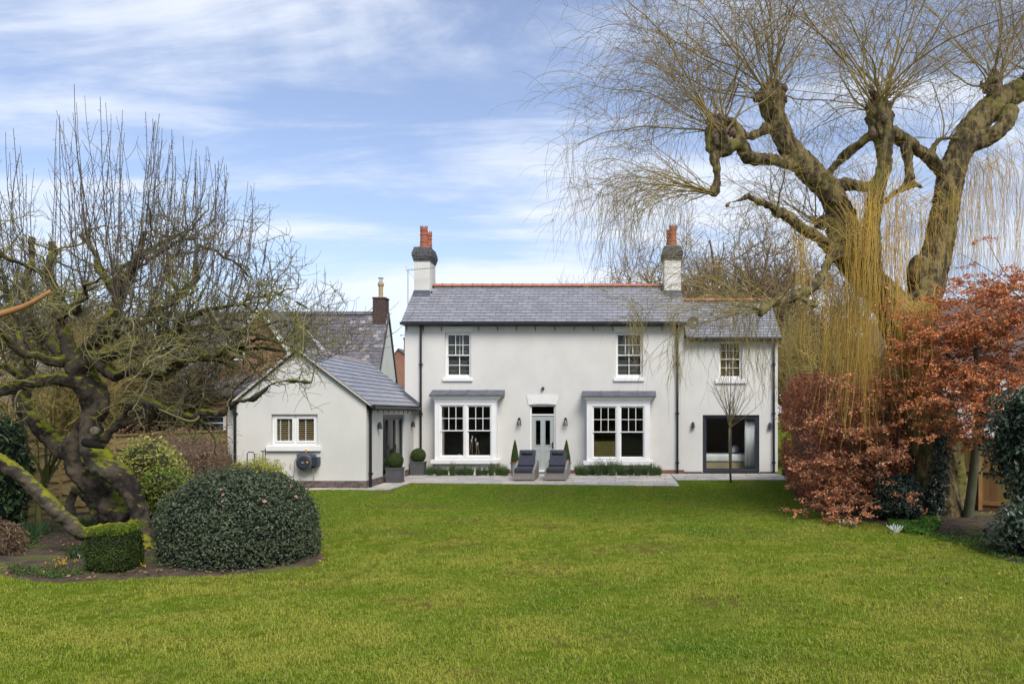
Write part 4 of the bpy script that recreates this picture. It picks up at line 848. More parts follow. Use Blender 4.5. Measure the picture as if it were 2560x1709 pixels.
# ------------------------------------------------------------ foliage helpers
m_leafdark = mat('box_leaf', (.045,.085,.016), (.065,.11,.018), 5, .6, island=.35, trans=.15)
def surf_pts(n, c, rad, noise=.06, f=2.2, pw=2.0, zcut=None, inner=.12):
    """points on a lumpy super-ellipsoid; returns points, normals"""
    d = nrm(R.normal(size=(n*2, 3))); 
    r = (np.abs(d[:, 0])**pw+np.abs(d[:, 1])**pw+np.abs(d[:, 2])**pw)**(-1/pw)
    P = d*r[:, None]; q = P*np.array(rad); r2 = 1+noise*pnoise(q+np.array(c)*3, f)-np.abs(R.normal(size=len(P)))*inner
    Q = q*r2[:, None]+np.array(c); Nn = nrm(d/np.array(rad)*np.linalg.norm(rad))
    if zcut is not None: k = Q[:, 2] > zcut; Q, Nn = Q[k], Nn[k]
    return Q[:n], Nn[:n]
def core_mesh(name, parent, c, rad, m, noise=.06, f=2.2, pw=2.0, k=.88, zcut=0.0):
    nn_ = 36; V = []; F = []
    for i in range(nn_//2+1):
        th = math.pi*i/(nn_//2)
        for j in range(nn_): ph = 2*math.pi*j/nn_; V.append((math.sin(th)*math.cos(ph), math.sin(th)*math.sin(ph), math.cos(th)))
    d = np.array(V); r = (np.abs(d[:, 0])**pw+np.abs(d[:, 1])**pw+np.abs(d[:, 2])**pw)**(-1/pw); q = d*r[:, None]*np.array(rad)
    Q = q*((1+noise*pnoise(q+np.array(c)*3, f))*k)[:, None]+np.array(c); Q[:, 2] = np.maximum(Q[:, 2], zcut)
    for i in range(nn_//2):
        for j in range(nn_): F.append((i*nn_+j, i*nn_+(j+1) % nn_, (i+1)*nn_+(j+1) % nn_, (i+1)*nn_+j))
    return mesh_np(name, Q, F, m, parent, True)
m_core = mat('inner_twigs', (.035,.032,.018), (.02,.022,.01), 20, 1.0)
def bush(name, lab, cat, c, rad, n, size, m, noise=.06, f=2.2, pw=2.0, inner=.12, jitter=.5, aspect=.55, group=None, zcut=.01, k=.86, core=None, leafname='foliage', parent=None):
    P, Nn = surf_pts(n, c, rad, noise, f, pw, zcut, inner); s = R.uniform(.7, 1.25, len(P))*size; V, F = leaves(P, Nn, s, aspect, jitter=jitter)
    if parent is not None:
        o = mesh_np(leafname, V, F, m, parent, kind='stuff'); core_mesh('core', o, c, rad, core or m_core, noise, f, pw, k, zcut); return o
    t = empty(name, (c[0], c[1], 0), lab, cat, group); o = mesh_np(leafname, V, F, m, t, kind='stuff'); core_mesh('core', t, c, rad, core or m_core, noise, f, pw, k, zcut); return t
# ball topiary in square planters
m_box1 = mat('planter_grey', (.085,.085,.09), (.07,.07,.075), 5, .6)
for (cx_, yf_, py_top, lab) in ((-6.77, 25.95, 1160, 'ball shrub in square grey planter in front of the folding doors, nearer the lawn'), (-6.78, 29.15, 1155, 'ball shrub in square grey planter in the inner corner by the drainpipe')):
    hb = .25; yc_ = yf_+hb; t = empty('potted_ball_topiary', (cx_, yc_, .03), lab, 'potted shrub', 'ball topiary in square planters'); mb = MB()
    mb.box(cx_-hb+.015, cx_+hb-.015, yc_-hb+.015, yc_+hb-.015, .05, .44); mb.box(cx_-hb, cx_+hb, yc_-hb, yc_+hb, .44, .49); mb.box(cx_-hb, cx_+hb, yc_-hb, yc_+hb, .026, .06); mb.build('planter', m_box1, t, bevel=.006)
    bush('', '', '', (cx_, yc_, .70), (.265,.265,.26), 6500, .022, m_leafdark, noise=.015, inner=.04, parent=t, k=.93, zcut=.47)
# cone topiary in zinc pots
m_zinc = mat('zinc', (.22,.245,.26), (.17,.19,.2), 6, .5)
for cx_, lab in ((-3.345, 'narrow cone topiary in a zinc pot, on the folding door side of the front door'), (-1.57, 'narrow cone topiary in a zinc pot, on the wing side of the front door')):
    y_ = 28.95; t = empty('potted_cone_topiary', (cx_, y_, .03), lab, 'potted shrub', 'cone topiary beside the front door'); mb = MB(); mb.lathe(cx_, y_, [(.12,0),(.15,.41),(.155,.43),(.15,.44)], 20, .03); mb.build('pot', m_zinc, t)
    mb = MB(); mb.lathe(cx_, y_, [(.16,.0),(.175,.01),(.175,.035),(.13,.04)], 20, .455); mb.build('rim', m_pot, t)
    n = 4500; z = R.random(n)**1.35; r = .15*(1-z)**.75*np.where(z < .12, .85+z, 1)*(1+R.normal(size=n)*.05); a = R.uniform(0, 6.283, n); P = np.stack([cx_+r*np.cos(a), y_+r*np.sin(a), .49+z*.78], 1); Nn = np.stack([np.cos(a), np.sin(a), a*0+.4], 1)
    V, F = leaves(P, Nn, R.uniform(.016, .028, n), .6, jitter=.5); mesh_np('foliage', V, F, m_leafdark, t, kind='stuff'); mb = MB(); mb.lathe(cx_, y_, [(.12,0),(.135,.1),(.06,.55),(.01,.74)], 14, .49); mb.build('core', m_core, t, smooth=True)
# lavender and rosemary plants along the bays
m_lav = mat('lavender_leaf', (.075,.12,.045), (.10,.16,.04), 3, .7, island=.35, trans=.1); m_lav2 = mat('bright_lavender_leaf', (.11,.18,.03), (.08,.14,.04), 4, .7, island=.35, trans=.1)
row = [(1075,26,24),(1098,24,26),(1113,20,22),(1132,25,22),(1148,18,22),(1163,24,20),(1177,20,20),(1197,20,22),(1212,15,20),(1228,23,20),(1247,30,26),(1262,22,28)]
row2 = [(1447,24,26),(1463,22,28),(1480,22,22),(1497,38,24),(1512,24,22),(1530,35,28),(1549,27,20),(1562,22,20),(1577,26,20),(1594,30,26),(1611,24,24),(1630,26,26),(1645,22,24)]
where = ('under the bay window by the folding doors', 'under the bay window near the wing')
for ri, rw in enumerate((row, row2)):
    for k_, (px, hpx, wpx) in enumerate(rw):
        y_ = 29.2-(.15 if k_ % 2 else 0); sc_ = FP/y_; h_ = hpx*1.6/sc_; r_ = wpx/2.7/sc_; x_ = X(px, y_); n = 170
        a = R.uniform(0, 6.283, n); rr = r_*R.random(n)**.5*.8; S = np.stack([x_+rr*np.cos(a), y_+rr*np.sin(a)*.8, np.full(n, .02)], 1); Dd = np.stack([np.cos(a)*rr/r_*.28, np.sin(a)*rr/r_*.28, np.ones(n)], 1)
        ln = h_*R.uniform(.45, 1.0, n)*(1-.55*(rr/r_))*R.uniform(.8,1.2); P, rad = grow(S, Dd, ln, np.full(n, .002), 5, .06); V1, F1 = tubes(P, rad, 3)
        m_ = n*16; i_ = R.integers(0, n, m_); tt = R.uniform(.1, 1, m_)*4; kk = np.minimum(tt.astype(int), 3); C = P[i_, kk]+(P[i_, kk+1]-P[i_, kk])*(tt-kk)[:, None]; V2, F2 = leaves(C, R.normal(size=(m_, 3)), R.uniform(.028, .048, m_), .26, jitter=.1)
        o = mesh_np('lavender_plant', *join_np([(V1, np.concatenate([F1[:, :3], F1[:, [0, 2, 3]]])), (V2, F2)]), m_lav2 if (px in (1075, 1247, 1262, 1447, 1645)) else m_lav)
        lab = ('broad bushy green plant' if wpx >= 26 else 'tall feathery plant' if hpx >= 30 else 'small tufted plant' if hpx <= 20 else 'upright tufted plant')
        ords = ('first','second','third','fourth','fifth','sixth','seventh','eighth','ninth','tenth','eleventh','twelfth','last')
        tag(o, (lab+', %s from the %s under that bay window') % (ords[k_] if ri == 0 else ords[k_], ('corner planter', 'loungers')[ri]), 'plant', 'lavender row '+where[ri])
# ------------------------------------------------------------ hose reel and tools
m_gp = mat('grey_plastic', (.085,.095,.11), rough=.45); m_gp2 = mat('dark_blue_plastic', (.035,.042,.06), rough=.4); m_or = mat('orange_plastic', (.75,.30,.02), rough=.4); m_hose = mat('grey_hose', (.22,.21,.17), rough=.6)
yh = YE-.18; t = empty('hose_reel', (X(762.6,yh), YE-.15, .78), 'grey wall mounted hose reel with orange fittings below the extension window', 'hose reel')
def P2(px, py, y=yh): return (X(px,y), y, Z(py,y))
cx_, _, cz_ = P2(763, 1155); mb = MB(); mb.tube([(cx_, YE-.05, cz_), (cx_, YE-.07, cz_), (cx_, YE-.26, cz_), (cx_, YE-.29, cz_)], [.2,.24,.24,.215], 32); mb.prism([P2(741,1135), P2(760,1131), P2(788,1136), P2(788,1168), P2(758,1178), P2(742,1160)], (0,.1,0)); mb.build('housing', m_gp, t, bevel=.01)
mb = MB(); mb.tube([(cx_, YE-.291, cz_), (cx_, YE-.315, cz_), (cx_, YE-.322, cz_)], [.185,.18,.16], 32); mb.build('drum_cover', m_gp2, t)
mb = MB(); mb.box(cx_-.06, cx_+.02, YE-.326, YE-.3225, cz_-.012, cz_+.012); mb.build('emblem', mat('emblem_grey', (.4,.35,.33)), t)
mb = MB(); c = P2(773,1154); mb.tube([(c[0],YE-.323,c[2]), (c[0],YE-.335,c[2])], .028, 10); a_ = P2(763,1128); mb.tube([(a_[0],YE-.12,a_[2]-.03), (a_[0],YE-.12,a_[2]+.04), (a_[0],YE-.12,a_[2]+.06)], [.02,.03,.012], 10); b_ = P2(742,1141); mb.tube([(b_[0]+.03,YE-.14,b_[2]+.03), (b_[0]-.0,YE-.14,b_[2]-.04)], [.035,.02], 10); mb.build('fitting', m_or, t)
mb = MB(); mb.box(X(781,yh), X(797,yh), YE-.28, YE-.24, Z(1164,yh), Z(1141,yh)); mb.box(X(786,yh), X(796.5,yh), YE-.24, YE-.002, Z(1162,yh), Z(1142,yh)); mb.build('bracket', m_gp2, t, bevel=.008)
hp = [P2(741,1144), P2(737,1152), P2(736,1165), P2(735.5,1180), P2(733,1195), P2(731,1206)]; mb = MB(); mb.tube(hp, .011, 7)
mb.tube([P2(781,1168), P2(784,1180), P2(784,1195), P2(780,1207), P2(772,1214), P2(766,1216)], .011, 7); mb.build('hose', m_hose, t, smooth=True)
mb = MB(); mb.tube([P2(731,1205), P2(729.5,1212), P2(729,1217)], [.018,.022,.014], 8); mb.build('nozzle', m_or, t)
t = empty('tap', (X(726,YE), YE, Z(1163,YE)), 'little brass garden tap on the rendered wall beside the hose reel', 'tap'); a_ = P2(726,1164, YE-.06); mb = MB(); mb.tube([(a_[0],YE-.002,a_[2]+.02),(a_[0],YE-.06,a_[2]+.02),(a_[0]+.01,YE-.075,a_[2]-.04)], .014, 8); mb.tube([(a_[0],YE-.05,a_[2]+.02),(a_[0]-.005,YE-.05,a_[2]+.07)], .008, 6); mb.build('spout', mat('brass', (.5,.33,.15), metal=.6, rough=.4), t)
yk = 23.7; t = empty('hoop_handle', (X(626,yk), yk, 0), 'black tubular hoop handle standing behind the yellow green shrub', 'handle'); mb = MB(); mb.tube([P2(617,1225,yk), P2(618,1134,yk), P2(621,1129.5,yk), P2(633,1129.5,yk), P2(636,1134,yk), P2(635,1225,yk)], .014, 8); mb.build('tube', m_black, t)
t = empty('garden_spade', (X(657,yk), yk, 0), 'wooden T handled spade leaning by the extension window sill', 'spade'); mb = MB(); mb.tube([P2(652,1127.5,yk), P2(663,1127,yk)], .017, 8); mb.tube([P2(657.5,1128,yk), P2(657,1175,yk)], .016, 8); mb.build('handle', m_wood, t); mb = MB(); mb.box(X(650,yk), X(664,yk), yk-.01, yk+.0, .02, .35); mb.build('blade', m_alu, t)
t = empty('black_stake', (X(663,yk), yk-.1, 0), 'straight black metal stake beside the wooden spade handle', 'stake'); mb = MB(); mb.tube([P2(662,1215,yk-.1), P2(663.5,1121,yk-.1)], .013, 7); mb.build('rod', m_black, t)
t = empty('watering_can', (X(716,23.6), 23.6, 0), 'teal plastic watering can half hidden by the yellow green shrub', 'watering can'); xw = X(712,23.6); mb = MB(); mb.lathe(xw, 23.6, [(.12,.0),(.13,.02),(.115,.24),(.09,.28),(.06,.28)], 18, .03); mb.build('body', mat('teal_plastic', (.02,.16,.15), rough=.4), t); mb = MB(); mb.tube([(xw+.02,23.6,.31),(xw+.10,23.6,.36),(xw+.16,23.6,.28),(xw+.11,23.6,.1)], .014, 8); mb.build('handle', m_gp2, t, smooth=True); mb = MB(); mb.tube([(xw-.1,23.6,.1),(xw-.25,23.58,.3)], [.03,.018], 8); mb.build('spout', MATS['teal_plastic'], t)
# bin bags / crates behind the wing end
t = empty('refuse_sack', (6.15, 29.6, 0), 'shiny black sacks slumped between the wing corner and the beech hedge', 'sack'); mb = MB(); mb.tube([(6.2,29.6,.02),(6.2,29.58,.15),(6.22,29.6,.38),(6.2,29.6,.46)], [.2,.24,.12,.02], 10); mb.build('bag', m_black, t)
# ------------------------------------------------------------ trees
MOSS = (0.23, 0.24, 0.018)
m_apple = mat('apple_bark', (.095,.074,.052), (.026,.02,.016), 4, .95, 1.0, 18, c3=(.09,.078,.056), moss=(MOSS, .80, 2.2, 1.0), lo=.42, hi=.58)
m_appletwig = mat('apple_twig', (.21,.185,.10), (.13,.115,.07), 6, .9, c3=(.27,.25,.08), moss=((.33,.31,.06), .35, 2.2, .90))
m_shoot = mat('apple_shoot', (.135,.11,.08), (.095,.075,.058), 9, .85)
m_willow = mat('willow_bark', (.23,.18,.08), (.06,.046,.028), 4, .95, 1.5, 16, c3=(.17,.155,.04), lo=.42, hi=.58, moss=((.19,.175,.03), .3, .9, .95), stretch=(2.2,2.2,.5))
m_wshoot = mat('willow_shoot', (.33,.25,.10), (.22,.165,.075), 1.5, .85, c3=(.42,.32,.11))
m_wstrand = mat('willow_strand', (.68,.44,.09), (.46,.30,.075), 1.2, .8, c3=(.34,.25,.07), island=.25)
def spline(pts, n=None, step=.12):
    """Catmull-Rom through (x,y,z,r)"""
    p = np.array(pts, float); p = np.vstack([2*p[0]-p[1], p, 2*p[-1]-p[-2]]); o = []
    for i in range(1, len(p)-2):
        k = max(2, int(np.linalg.norm(p[i+1, :3]-p[i, :3])/step))
        for t in np.linspace(0, 1, k, endpoint=False):
            a, b, c, d = p[i-1], p[i], p[i+1], p[i+2]
            o.append(.5*((2*b)+(c-a)*t+(2*a-5*b+4*c-d)*t*t+(-a+3*b-3*c+d)*t**3))
    o.append(p[-2]); o = np.array(o); o[:, 3] = np.maximum(o[:, 3], .004); return o
def pl(*q):  # (px,py,D,rpx) list -> world (x,y,z,r)
    return [(*W(a, b, d), r*d/FP) for a, b, d, r in q]
def organic(name, paths, m, parent, voxel=.03, amp=.03, f=5, sides=12, ridges=0):
    mb = MB()
    for p in paths: mb.tube([tuple(q[:3]) for q in p], [float(q[3]) for q in p], sides)
    me = bpy.data.meshes.new(name); me.from_pydata(mb.v, [], mb.f); tmp = bpy.data.objects.new('tmp', me); COL.objects.link(tmp)
    r = tmp.modifiers.new('r', 'REMESH'); r.mode = 'VOXEL'; r.voxel_size = voxel; s = tmp.modifiers.new('s', 'SMOOTH'); s.iterations = 3
    dg = bpy.context.evaluated_depsgraph_get(); ev = tmp.evaluated_get(dg); m2 = bpy.data.meshes.new_from_object(ev); bpy.data.objects.remove(tmp)
    k = len(m2.vertices); co = np.empty(k*3, np.float32); no = np.empty(k*3, np.float32); m2.vertices.foreach_get('co', co); m2.vertices.foreach_get('normal', no); co = co.reshape(-1, 3).astype(float); no = no.reshape(-1, 3)
    q = co.copy(); q[:, 2] *= .45 if ridges else 1
    co += no*(amp*pnoise(co, f)+amp*.4*pnoise(q, f*3.3))[:, None]; m2.vertices.foreach_set('co', co.astype(np.float32).ravel()); m2.update(); m2.materials.clear()
    return link(name, m2, m, parent, True)
def resamp(paths, n):
    P = np.zeros((len(paths), n, 3)); rr = np.zeros((len(paths), n))
    for i, p in enumerate(paths):
        t = np.linspace(0, 1, len(p)); u = np.linspace(0, 1, n)
        for k in range(3): P[i, :, k] = np.interp(u, t, p[:, k])
        rr[i] = np.interp(u, t, p[:, 3])
    return P, rr
# ---------------- old apple tree
t = empty('apple_tree', (X(350,13.2), 13.2, 0), 'gnarled old mossy apple tree with twisted trunk and upright bare water shoots', 'tree')
A = 13.2
trunk = [pl((372,1385,A,46),(352,1330,A,34),(346,1275,A,30),(330,1232,A,30),(300,1190,A,34),(262,1160,A,38),(232,1120,A+.1,37),(228,1070,A+.1,30),(222,1020,A+.1,25),(205,975,A,24),(185,930,A,28)),
         pl((300,1300,A+.35,26),(268,1270,A+.35,34),(222,1210,A+.35,40),(178,1160,A+.3,36),(172,1110,A+.3,30),(205,1060,A+.25,24),(222,1030,A+.2,22)),
         pl((350,1320,A-.1,26),(300,1322,A-.15,22),(250,1326,A-.2,19),(205,1332,A-.3,18),(165,1300,A-.4,19),(112,1248,A-.5,22),(55,1190,A-.6,22),(0,1152,A-.7,20),(-120,1090,A-.9,18)),
         pl((190,1150,A+.6,24),(148,1120,A+.7,25),(95,1062,A+.8,27),(56,1010,A+.8,26),(62,940,A+.9,22),(80,890,A+1,18),(45,830,A+1.2,14),(10,770,A+1.3,11)),
         pl((205,915,A+.3,22),(228,950,A+.2,26),(255,990,A+.15,24),(256,1030,A+.15,16),(246,1055,A+.15,6)),
         pl((205,960,A,24),(165,950,A-.1,20),(110,950,A-.2,18),(50,965,A-.3,18),(-10,985,A-.4,17),(-140,1000,A-.6,14)),
         pl((185,930,A,30),(230,895,A,24),(262,915,A,22),(290,940,A-.1,15),(325,929,A-.2,11),(380,934,A-.3,11),(415,943,A-.35,12),(437,914,A-.4,9),(473,897,A-.45,10),(536,894,A-.5,9),(568,905,A-.5,8)),
         pl((258,1100,A,14),(285,1066,A-.1,14),(303,1045,A-.15,13),(330,1014,A-.3,10),(370,1003,A-.45,10),(424,1028,A-.6,10),(468,1040,A-.7,9),(491,1045,A-.75,9),(505,1030,A-.8,8),(553,1034,A-.9,7),(585,1005,A-1,7),(634,996,A-1.1,6),(670,965,A-1.2,5.5),(714,952,A-1.3,4.5),(781,956,A-1.4,3)),
         pl((285,1066,A-.1,12),(315,1056,A-.1,10),(352,1042,A-.1,9),(366,1015,A-.1,8),(372,985,A,6)),
         pl((270,1290,A+.4,14),(245,1290,A+.7,17),(232,1250,A+.9,17),(190,1225,A+1.1,15),(175,1270,A+1.2,17),(180,1310,A+1.2,22))]
for p in ([(372,1385),(420,1404)],[(372,1385),(330,1402)],[(365,1380),(392,1418)]): trunk.append(pl((p[0][0],p[0][1]-20,A,26),(p[1][0],p[1][1],A+(.3 if p[1][0]==420 else -.1),8)))
trunk = [[(q[0], q[1]+(.14 if i in (1,) else 0), q[2], q[3]*(.78 if i in (0,1,3,4) else .9)) for q in p] for i, p in enumerate(trunk)]; trunk = [spline(p) for p in trunk]; organic('trunk', trunk, m_apple, t, .022, .028, 6)
mb = MB(); c = Vector(W(232,1114,A-.27)); mb.tube([c+Vector((-.16,.0,.03)), c+Vector((-.08,-.06,.06)), c+Vector((.03,-.06,.03)), c+Vector((.18,-.0,-.03))], [.02,.07,.065,.02], 9); mb.build('bracket_fungus', mat('burnt_fungus', (.012,.01,.009), rough=.95), t, smooth=True)
mb = MB(); c = Vector(W(235,1077,A-.22)); mb.tube([c+Vector((0,.06,0)), c, c+Vector((0,-.02,0)), c+Vector((0,-.005,0))], [.07,.068,.05,.03], 12); mb.build('pruning_scar', mat('scar_wood', (.22,.2,.15), (.12,.1,.07), 30), t, smooth=True)
K = (185,905)
limbs = [pl((*K,A,26),(150,800,A+.1,16),(125,700,A+.2,14),(129,602,A+.3,11)), pl((*K,A,24),(95,830,A+.6,14),(72,720,A+.9,12),(80,593,A+1.1,9)),
  pl((*K,A,26),(250,840,A,17),(298,745,A+.1,15),(290,668,A+.2,13)), pl((298,745,A+.1,13),(340,650,A-.1,12),(364,575,A-.2,10)), pl((298,745,A+.1,12),(245,670,A+.3,10),(232,620,A+.4,10),(199,586,A+.5,9)),
  pl((*K,A,22),(262,855,A+.3,14),(380,790,A+.4,11),(450,740,A+.5,10),(490,690,A+.5,8),(496,611,A+.6,7)), pl((450,740,A+.5,8),(415,673,A+.7,8),(464,593,A+.8,7)),
  pl((235,895,A,20),(330,878,A-.4,14),(420,838,A-.8,11),(520,775,A-1.1,9),(600,760,A-1.3,7),(680,795,A-1.5,4)), pl((420,838,A-.8,9),(520,826,A-.6,8),(620,832,A-.5,6),(720,860,A-.4,3.5)),
  pl((*K,A,20),(60,880,A-.5,12),(-40,800,A-1,9),(-130,760,A-1.2,6)), pl((60,880,A-.5,10),(30,800,A-.2,9),(10,700,A,7),(-20,640,A+.1,6)),
  pl((300,700,A+.2,9),(390,640,A-.2,8),(460,600,A-.4,6),(520,600,A-.5,4)), pl((290,668,A+.2,9),(400,610,A+.7,8),(455,585,A+.9,6)),
  pl((380,790,A+.4,9),(440,830,A+.9,8),(540,800,A+1.3,7),(640,800,A+1.6,4)), pl((536,894,A-.5,8),(600,862,A-.6,7),(680,850,A-.8,5),(760,880,A-.9,3)),
  pl((330,878,A-.4,10),(400,880,A-1.0,8),(500,850,A-1.5,6),(590,870,A-1.8,4)), pl((130,700,A+.2,9),(60,660,A-.4,7),(0,640,A-.7,6),(-60,600,A-.8,4)),
  pl((150,800,A+.1,10),(200,760,A-.8,8),(230,700,A-1.2,6),(270,690,A-1.4,4)), pl((250,840,A,9),(330,800,A-1.2,7),(420,760,A-1.6,6),(500,720,A-1.7,4)), pl((553,1034,A-.9,6),(600,960,A-1,5),(660,920,A-1.1,4),(720,905,A-1.1,3)),
  pl((568,905,A-.5,7),(640,872,A-.5,6),(720,880,A-.4,4.5),(800,905,A-.3,3)), pl((600,760,A-1.3,6),(690,735,A-1.2,5),(770,770,A-1.2,3)), pl((620,832,A-.5,6),(710,800,A-.2,5),(800,825,A,3)), pl((496,611,A+.6,6),(560,640,A+.5,5),(640,700,A+.4,4),(720,760,A+.3,3)),
  pl((62,940,A+.9,12),(-20,900,A+.9,10),(-100,860,A+.8,7))]
limbs = [spline([(q[0], q[1], q[2], q[3]*.82) for q in p], step=.15) for p in limbs]
for p in limbs: p[1:-1, :3] += R.normal(size=(len(p)-2, 3))*.022
organic('limbs', limbs, m_apple, t, .024, .014, 7, 8)
allb = limbs+[trunk[i] for i in (5, 6, 7, 8)]
P0, r0 = resamp(allb, 24); wts = 1
S, d, rad = sprout(P0, r0, 250, .18, 1, .8, .5); S0 = S.copy()
out_ = nrm(S-np.array(W(230,870,A))); d = nrm(d+out_*.5*[1,1,.4]); P1, r1 = grow(S, d, R.uniform(.45,1.15,250), np.clip(rad, .009, .020), 10, .28, (0,0,.06), .4); pxe = CX+P1[:, -1, 0]*FP/P1[:, -1, 1]; kq = (pxe < 600) | (P1[:, :, 2].min(1) > 2.5); P1, r1 = P1[kq], r1[kq]
S, d, rad = sprout(P1, r1, 950, .1, 1, .85, .6); P2_, r2 = grow(S, d, R.uniform(.22,.7,950), np.clip(rad, .006, .012), 7, .38, (0,0,-.02), .5)
S, d, rad = sprout(P2_, r2, 6000, .1, 1, .8, .7); P3, r3 = grow(S, d, R.uniform(.07,.42,6000), np.full(6000, .0038), 5, .35, (0,0,.12), .7)
for nme, P, rr, s_ in (('branches', P1, r1, 5), ('twigs', P2_, r2, 4), ('fine_twigs', P3, r3, 3)): V, F = tubes(P, rr, s_); mesh_np(nme, V, F, m_appletwig, t, True, kind='stuff')
# upright water shoots reaching a rounded outline
ex_ = [-300,0,60,130,160,200,260,330,400,460,520,565,600,640,690,725,770,830,880]; ey_ = [360,300,370,225,310,255,262,265,300,300,350,400,430,445,520,560,620,690,740]
n = 320; S, d, rad = sprout(P0, r0, n, .25, 1, .5, .3)
k = S[:, 2] > 2.9; S = S[k]; n = len(S); px = CX+S[:, 0]*FP/S[:, 1]; outx = (px-230)/420
tx = px+outx*R.uniform(50, 230, n)+R.normal(size=n)*38; top = np.interp(tx, ex_, ey_); py = top+np.where(R.random(n) < .28, R.uniform(0, 45, n), np.abs(R.normal(size=n))*150+R.uniform(0, 150, n))
E = np.stack([(tx-CX)*S[:, 1]/FP, S[:, 1]+R.normal(size=n)*.35, H+(CY-py)*S[:, 1]/FP], 1); k = E[:, 2] > S[:, 2]+.35; S, E, n = S[k], E[k], int(k.sum())
u = np.linspace(0, 1, 12)[None, :, None]; ctrl = S+(E-S)*[.8, .8, .30]+R.normal(size=(n, 3))*[.13,.13,.06]
P = (1-u)**2*S[:, None]+2*u*(1-u)*ctrl[:, None]+u*u*E[:, None]; P[:, 1:-1] += np.cumsum(R.normal(size=(n, 10, 3))*.010, axis=1)*np.sin(np.linspace(.3, 2.8, 10))[None, :, None]
ln = np.linalg.norm(E-S, axis=1); rs = (.0028+.0027*ln)[:, None]*np.linspace(1, .36, 12)[None, :]; V, F = tubes(P, rs, 4); mesh_np('water_shoots', V, F, m_shoot, t, True, kind='stuff')
S, d, rad = sprout(P, rs, 1500, .05, .8, .55, .6); Pq, rq = grow(S, d, R.uniform(.12, .55, 1500), np.full(1500, .0042), 6, .10, (0, 0, .5), .6)
S2, d2, rad = sprout(P, rs, 3500, .05, .97, .9, .7); Pz, rz = grow(S2, d2, R.uniform(.015, .05, 3500), np.full(3500, .0045), 3, .1, (0, 0, .2), .7)
V, F = join_np([tubes(Pq, rq, 3), tubes(Pz, rz, 3)]); mesh_np('spurs', V, F, m_shoot, t, True, kind='stuff')
# thin branch poking in from beyond the frame
t2 = empty('overhanging_twig', (X(-60,4), 4, 0), 'single out of focus orange brown twig poking in front of the apple tree', 'twig'); mb = MB(); p = spline([(X(-700,3.0),3.0,-.05,.016),(X(-620,3.0),3.0,1.2,.014)]+pl((-420,960,3.0,8),(-200,850,3.0,8),(-60,808,3.0,7.5),(0,786,3.0,8),(60,766,3.0,7),(105,742,3.0,5.5),(126,727,3.0,4)), step=.03); mb.tube([tuple(q[:3]) for q in p], [float(q[3]) for q in p], 10); mb.build('twig', mat('orange_bark', (.42,.20,.09), (.34,.16,.07), 20, .8), t2, smooth=True)

